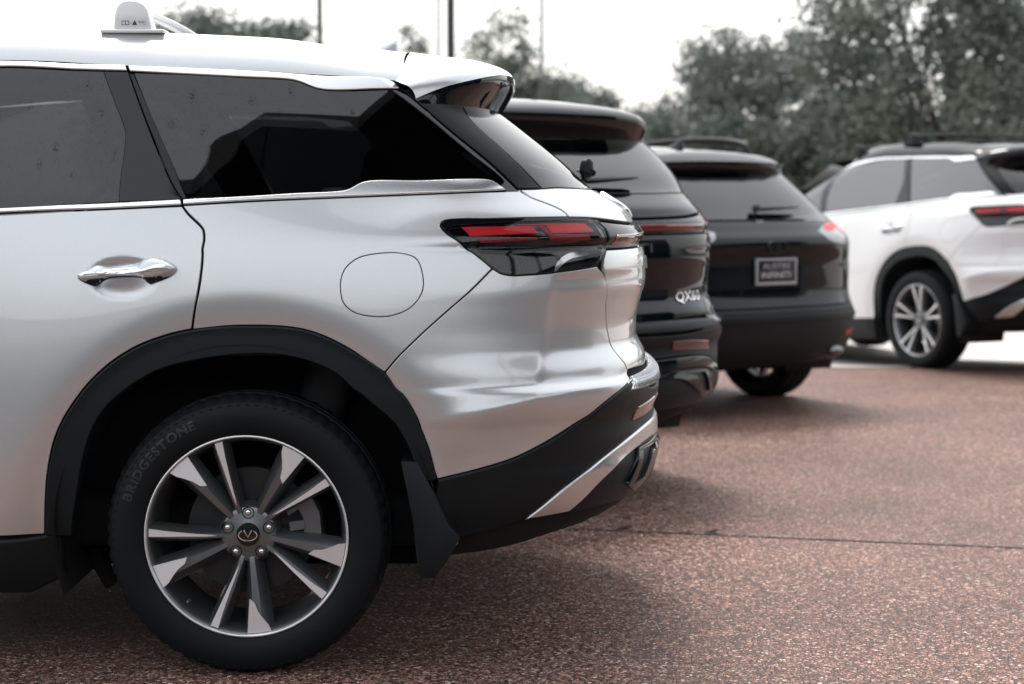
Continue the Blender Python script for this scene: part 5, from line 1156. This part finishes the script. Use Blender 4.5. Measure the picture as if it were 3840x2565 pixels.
def crown(n_cl, n_leaf, rx, rz, cz, size, seed, sparse=1.0, wisp=0):
    g = np.random.default_rng(seed); th = g.uniform(0, 2 * math.pi, n_cl); cu = g.uniform(-1, 1, n_cl); rr_ = g.uniform(.25, 1, n_cl) ** .5
    sq = np.sqrt(1 - cu * cu); C = np.stack([rx * rr_ * sq * np.cos(th), rx * rr_ * sq * np.sin(th), cz + rz * rr_ * cu], 1)
    C[:, 2] += g.normal(0, rz * .08, n_cl)
    if wisp: k = g.random(n_cl) < wisp; C[k, 2] = cz + rz * g.uniform(.7, 1.25, k.sum()); C[k, :2] *= .8
    cr_ = g.uniform(.5, 1.15, n_cl) * rx * .20 * sparse
    pw = cr_ ** 1.6; idx = g.choice(n_cl, n_leaf, p=pw / pw.sum()); dirs = g.normal(size=(n_leaf, 3)) * .62
    P = C[idx] + dirs * cr_[idx][:, None] * np.array([1, 1, .8])
    dr = g.random(n_leaf) < .05; P[dr] += g.normal(0, rx * .09, (dr.sum(), 3))
    a = g.normal(size=(n_leaf, 3)); a /= np.linalg.norm(a, axis=1)[:, None]; b_ = np.cross(a, g.normal(size=(n_leaf, 3))); b_ /= np.linalg.norm(b_, axis=1)[:, None]
    s_ = (size * g.uniform(.6, 1.3, n_leaf))[:, None]
    V = np.stack([P - a * s_, P + b_ * s_ * .45, P + a * s_, P - b_ * s_ * .45], 1).reshape(-1, 3)
    me = bpy.data.meshes.new('crown'); nv = len(V); me.vertices.add(nv); me.vertices.foreach_set('co', V.ravel()); me.loops.add(nv); me.loops.foreach_set('vertex_index', np.arange(nv)); me.polygons.add(n_leaf); me.polygons.foreach_set('loop_start', np.arange(0, nv, 4)); me.update(calc_edges=True); me.validate()
    return me, C
def tree(x, ytop, Y, wpx, hm, lm_, lab, seed, nm='tree', n_leaf=16000, n_cl=60, size=.07, sparse=1.0, wisp=0, low=.35):
    q = pp('X', (x, ytop))[0]; p = at_depth(q[0], q[1], Y); zb = -.75; rx = wpx / 2 / (LENS / 36 * 2347) * Y; H = p.z - zb
    root = empty(nm, (p.x, Y, zb)); tag(root, lab, 'tree', 'trees behind the lot')
    cz = H * (low + 1) / 2; rz = H * (1 - low) / 2
    me, C = crown(n_cl, n_leaf, rx, rz, cz, size, seed, sparse, wisp); link('crown', me, root, lm_)
    g = random.Random(seed); tr_ = .022 * H + .04
    link('trunk', tube_path('trunk', [(0, 0, -.1), (g.uniform(-.1, .1), 0, H * .2), (g.uniform(-.2, .2), g.uniform(-.2, .2), H * .5), (g.uniform(-.3, .3), 0, H * .8)], [tr_ * 1.3, tr_, tr_ * .7, tr_ * .25], 10), root, 'bark')
    for k in range(9):
        c = C[g.randrange(len(C))]; h0 = H * g.uniform(.22, .5)
        link('limb', tube_path('limb', [(0, 0, h0), (c[0] * .5, c[1] * .5, (h0 + c[2]) / 2 + .1), tuple(c)], [tr_ * .45, tr_ * .28, .015], 6), root, 'bark')

T = lambda *a, **k: tree(*a, **k)
T(2180, -190, 30, 700, 0, 'leaf_mid', 'tall broad tree with many gaps of sky at the right edge', 1, n_leaf=26000, n_cl=240, size=.085, sparse=.8, low=.10)
T(2370, 20, 35, 460, 0, 'leaf_dark', 'dark tree behind the broad tall tree at the right edge', 2, n_leaf=15000, n_cl=120, low=.08)
T(1975, 150, 33, 360, 0, 'leaf_dark', 'rounded dark tree left of the tall broad tree', 3, n_leaf=16000, n_cl=130, sparse=.85, low=.06)
T(1705, 150, 38, 460, 0, 'leaf_pale', 'sparse pale tree with wispy upright twigs', 4, n_leaf=20000, n_cl=200, size=.075, sparse=.75, wisp=.30, low=.05)
T(1830, 250, 31, 340, 0, 'leaf_mid', 'bushy green tree below the wispy pale tree', 5, n_leaf=17000, n_cl=110, low=.0)
T(1590, 265, 32, 380, 0, 'leaf_dark', 'low dark bushy tree behind the second black car', 6, n_leaf=19000, n_cl=120, low=.0)
T(1420, 205, 40, 460, 0, 'leaf_pale', 'low pale tree right of the rightmost light pole', 7, n_leaf=26000, n_cl=160, low=.0)
T(1165, 72, 44, 400, 0, 'leaf_mid', 'rounded tree behind the rightmost light pole', 8, n_leaf=30000, n_cl=110, low=.05)
T(1290, 180, 42, 380, 0, 'leaf_mid', 'low green tree just right of the silver car spoiler', 12, n_leaf=26000, n_cl=140, low=.0)
T(465, 0, 40, 520, 0, 'leaf_dark', 'dark tree seen over the roof beside the crossbar', 9, n_leaf=40000, n_cl=200, low=.1)
T(640, 36, 48, 300, 0, 'leaf_dark', 'small dark tree seen over the roof left of the leftmost pole', 10, n_leaf=22000, n_cl=110, low=.1)
T(975, 100, 46, 240, 0, 'leaf_pale', 'small pale tree just behind the thick black pole', 11, n_leaf=14000, n_cl=100, low=.1)

# ================================================================== behind the camera: what the paint and the glass mirror
wallm = mat('wall_render', (.20, .20, .20), .8); bump(wallm, 12, .01, .3); cano = mat('canopy_metal', (.010, .011, .013), .7)
poly = [(-2.31, -.10), (-2.06, -.04), (-1.65, .47), (-1.42, .63), (-1.17, .95), (-.73, .88), (-.20, .78), (-.10, 1.05), (.02, 1.38), (.40, 2.2), (2.6, 2.6), (9.5, 2.6), (9.5, -.9), (.2, -.9), (-.1, -.25), (-2.25, -.25)]  # unseen slab, outline shaped so its reflection darkens the rear side window
bm = bmesh.new(); f = bm.faces.new([bm.verts.new((x, y, 6.0)) for x, y in poly]); r_ = bmesh.ops.extrude_face_region(bm, geom=[f]); bmesh.ops.translate(bm, vec=(0, 0, .35), verts=[v for v in r_['geom'] if isinstance(v, bmesh.types.BMVert)])
root = empty('unseen_canopy', (3, -1, 0)); tag(root, 'dark flat canopy out of view, outline shaped for its reflection in the rear side window of the silver car', 'canopy')
o = link('roof_slab', bm_mesh('roof_slab', bm), root, 'canopy_metal'); o.location = (-3, 1, 0)
for x, y in ((5.4, -.6), (9.2, -.6), (9.2, 2.3)): link('column', box('column', (x - 3, y + 1, 3.0), (.22, .22, 6.0), .01), root, 'pole_grey')
def building(name, x0, x1, y0, y1, h, face, lab):
    root = empty(name, ((x0 + x1) / 2, (y0 + y1) / 2, -.3)); tag(root, lab, 'building'); cx, cy = (x0 + x1) / 2, (y0 + y1) / 2
    link('wall', box('wall', (0, 0, h / 2), (x1 - x0, y1 - y0, h), 0), root, 'wall_render'); link('roof', box('roof', (0, 0, h + .15), (x1 - x0 + .5, y1 - y0 + .5, .3), .02), root, 'canopy_metal')
    L_ = (x1 - x0) if face == 'y' else (y1 - y0); n = int(L_ // 3)
    for i in range(n):
        t = -L_ / 2 + (i + .5) * L_ / n
        c, s_ = ((t, (y1 - y0) / 2 + .02, h * .45), (L_ / n - .35, .06, h * .62)) if face == 'y' else ((-(x1 - x0) / 2 - .02, t, h * .45), (.06, L_ / n - .35, h * .62))
        link('window', box('window', c, s_, 0), root, 'gloss_black')
building('showroom', -26, 16, -24, -15, 5.2, 'y', 'long low showroom behind the photographer, mirrored in the silver paint')
building('workshop', 13, 21, -14, 9, 5.0, 'x', 'grey workshop to the right of the lot, mirrored in the silver tailgate')
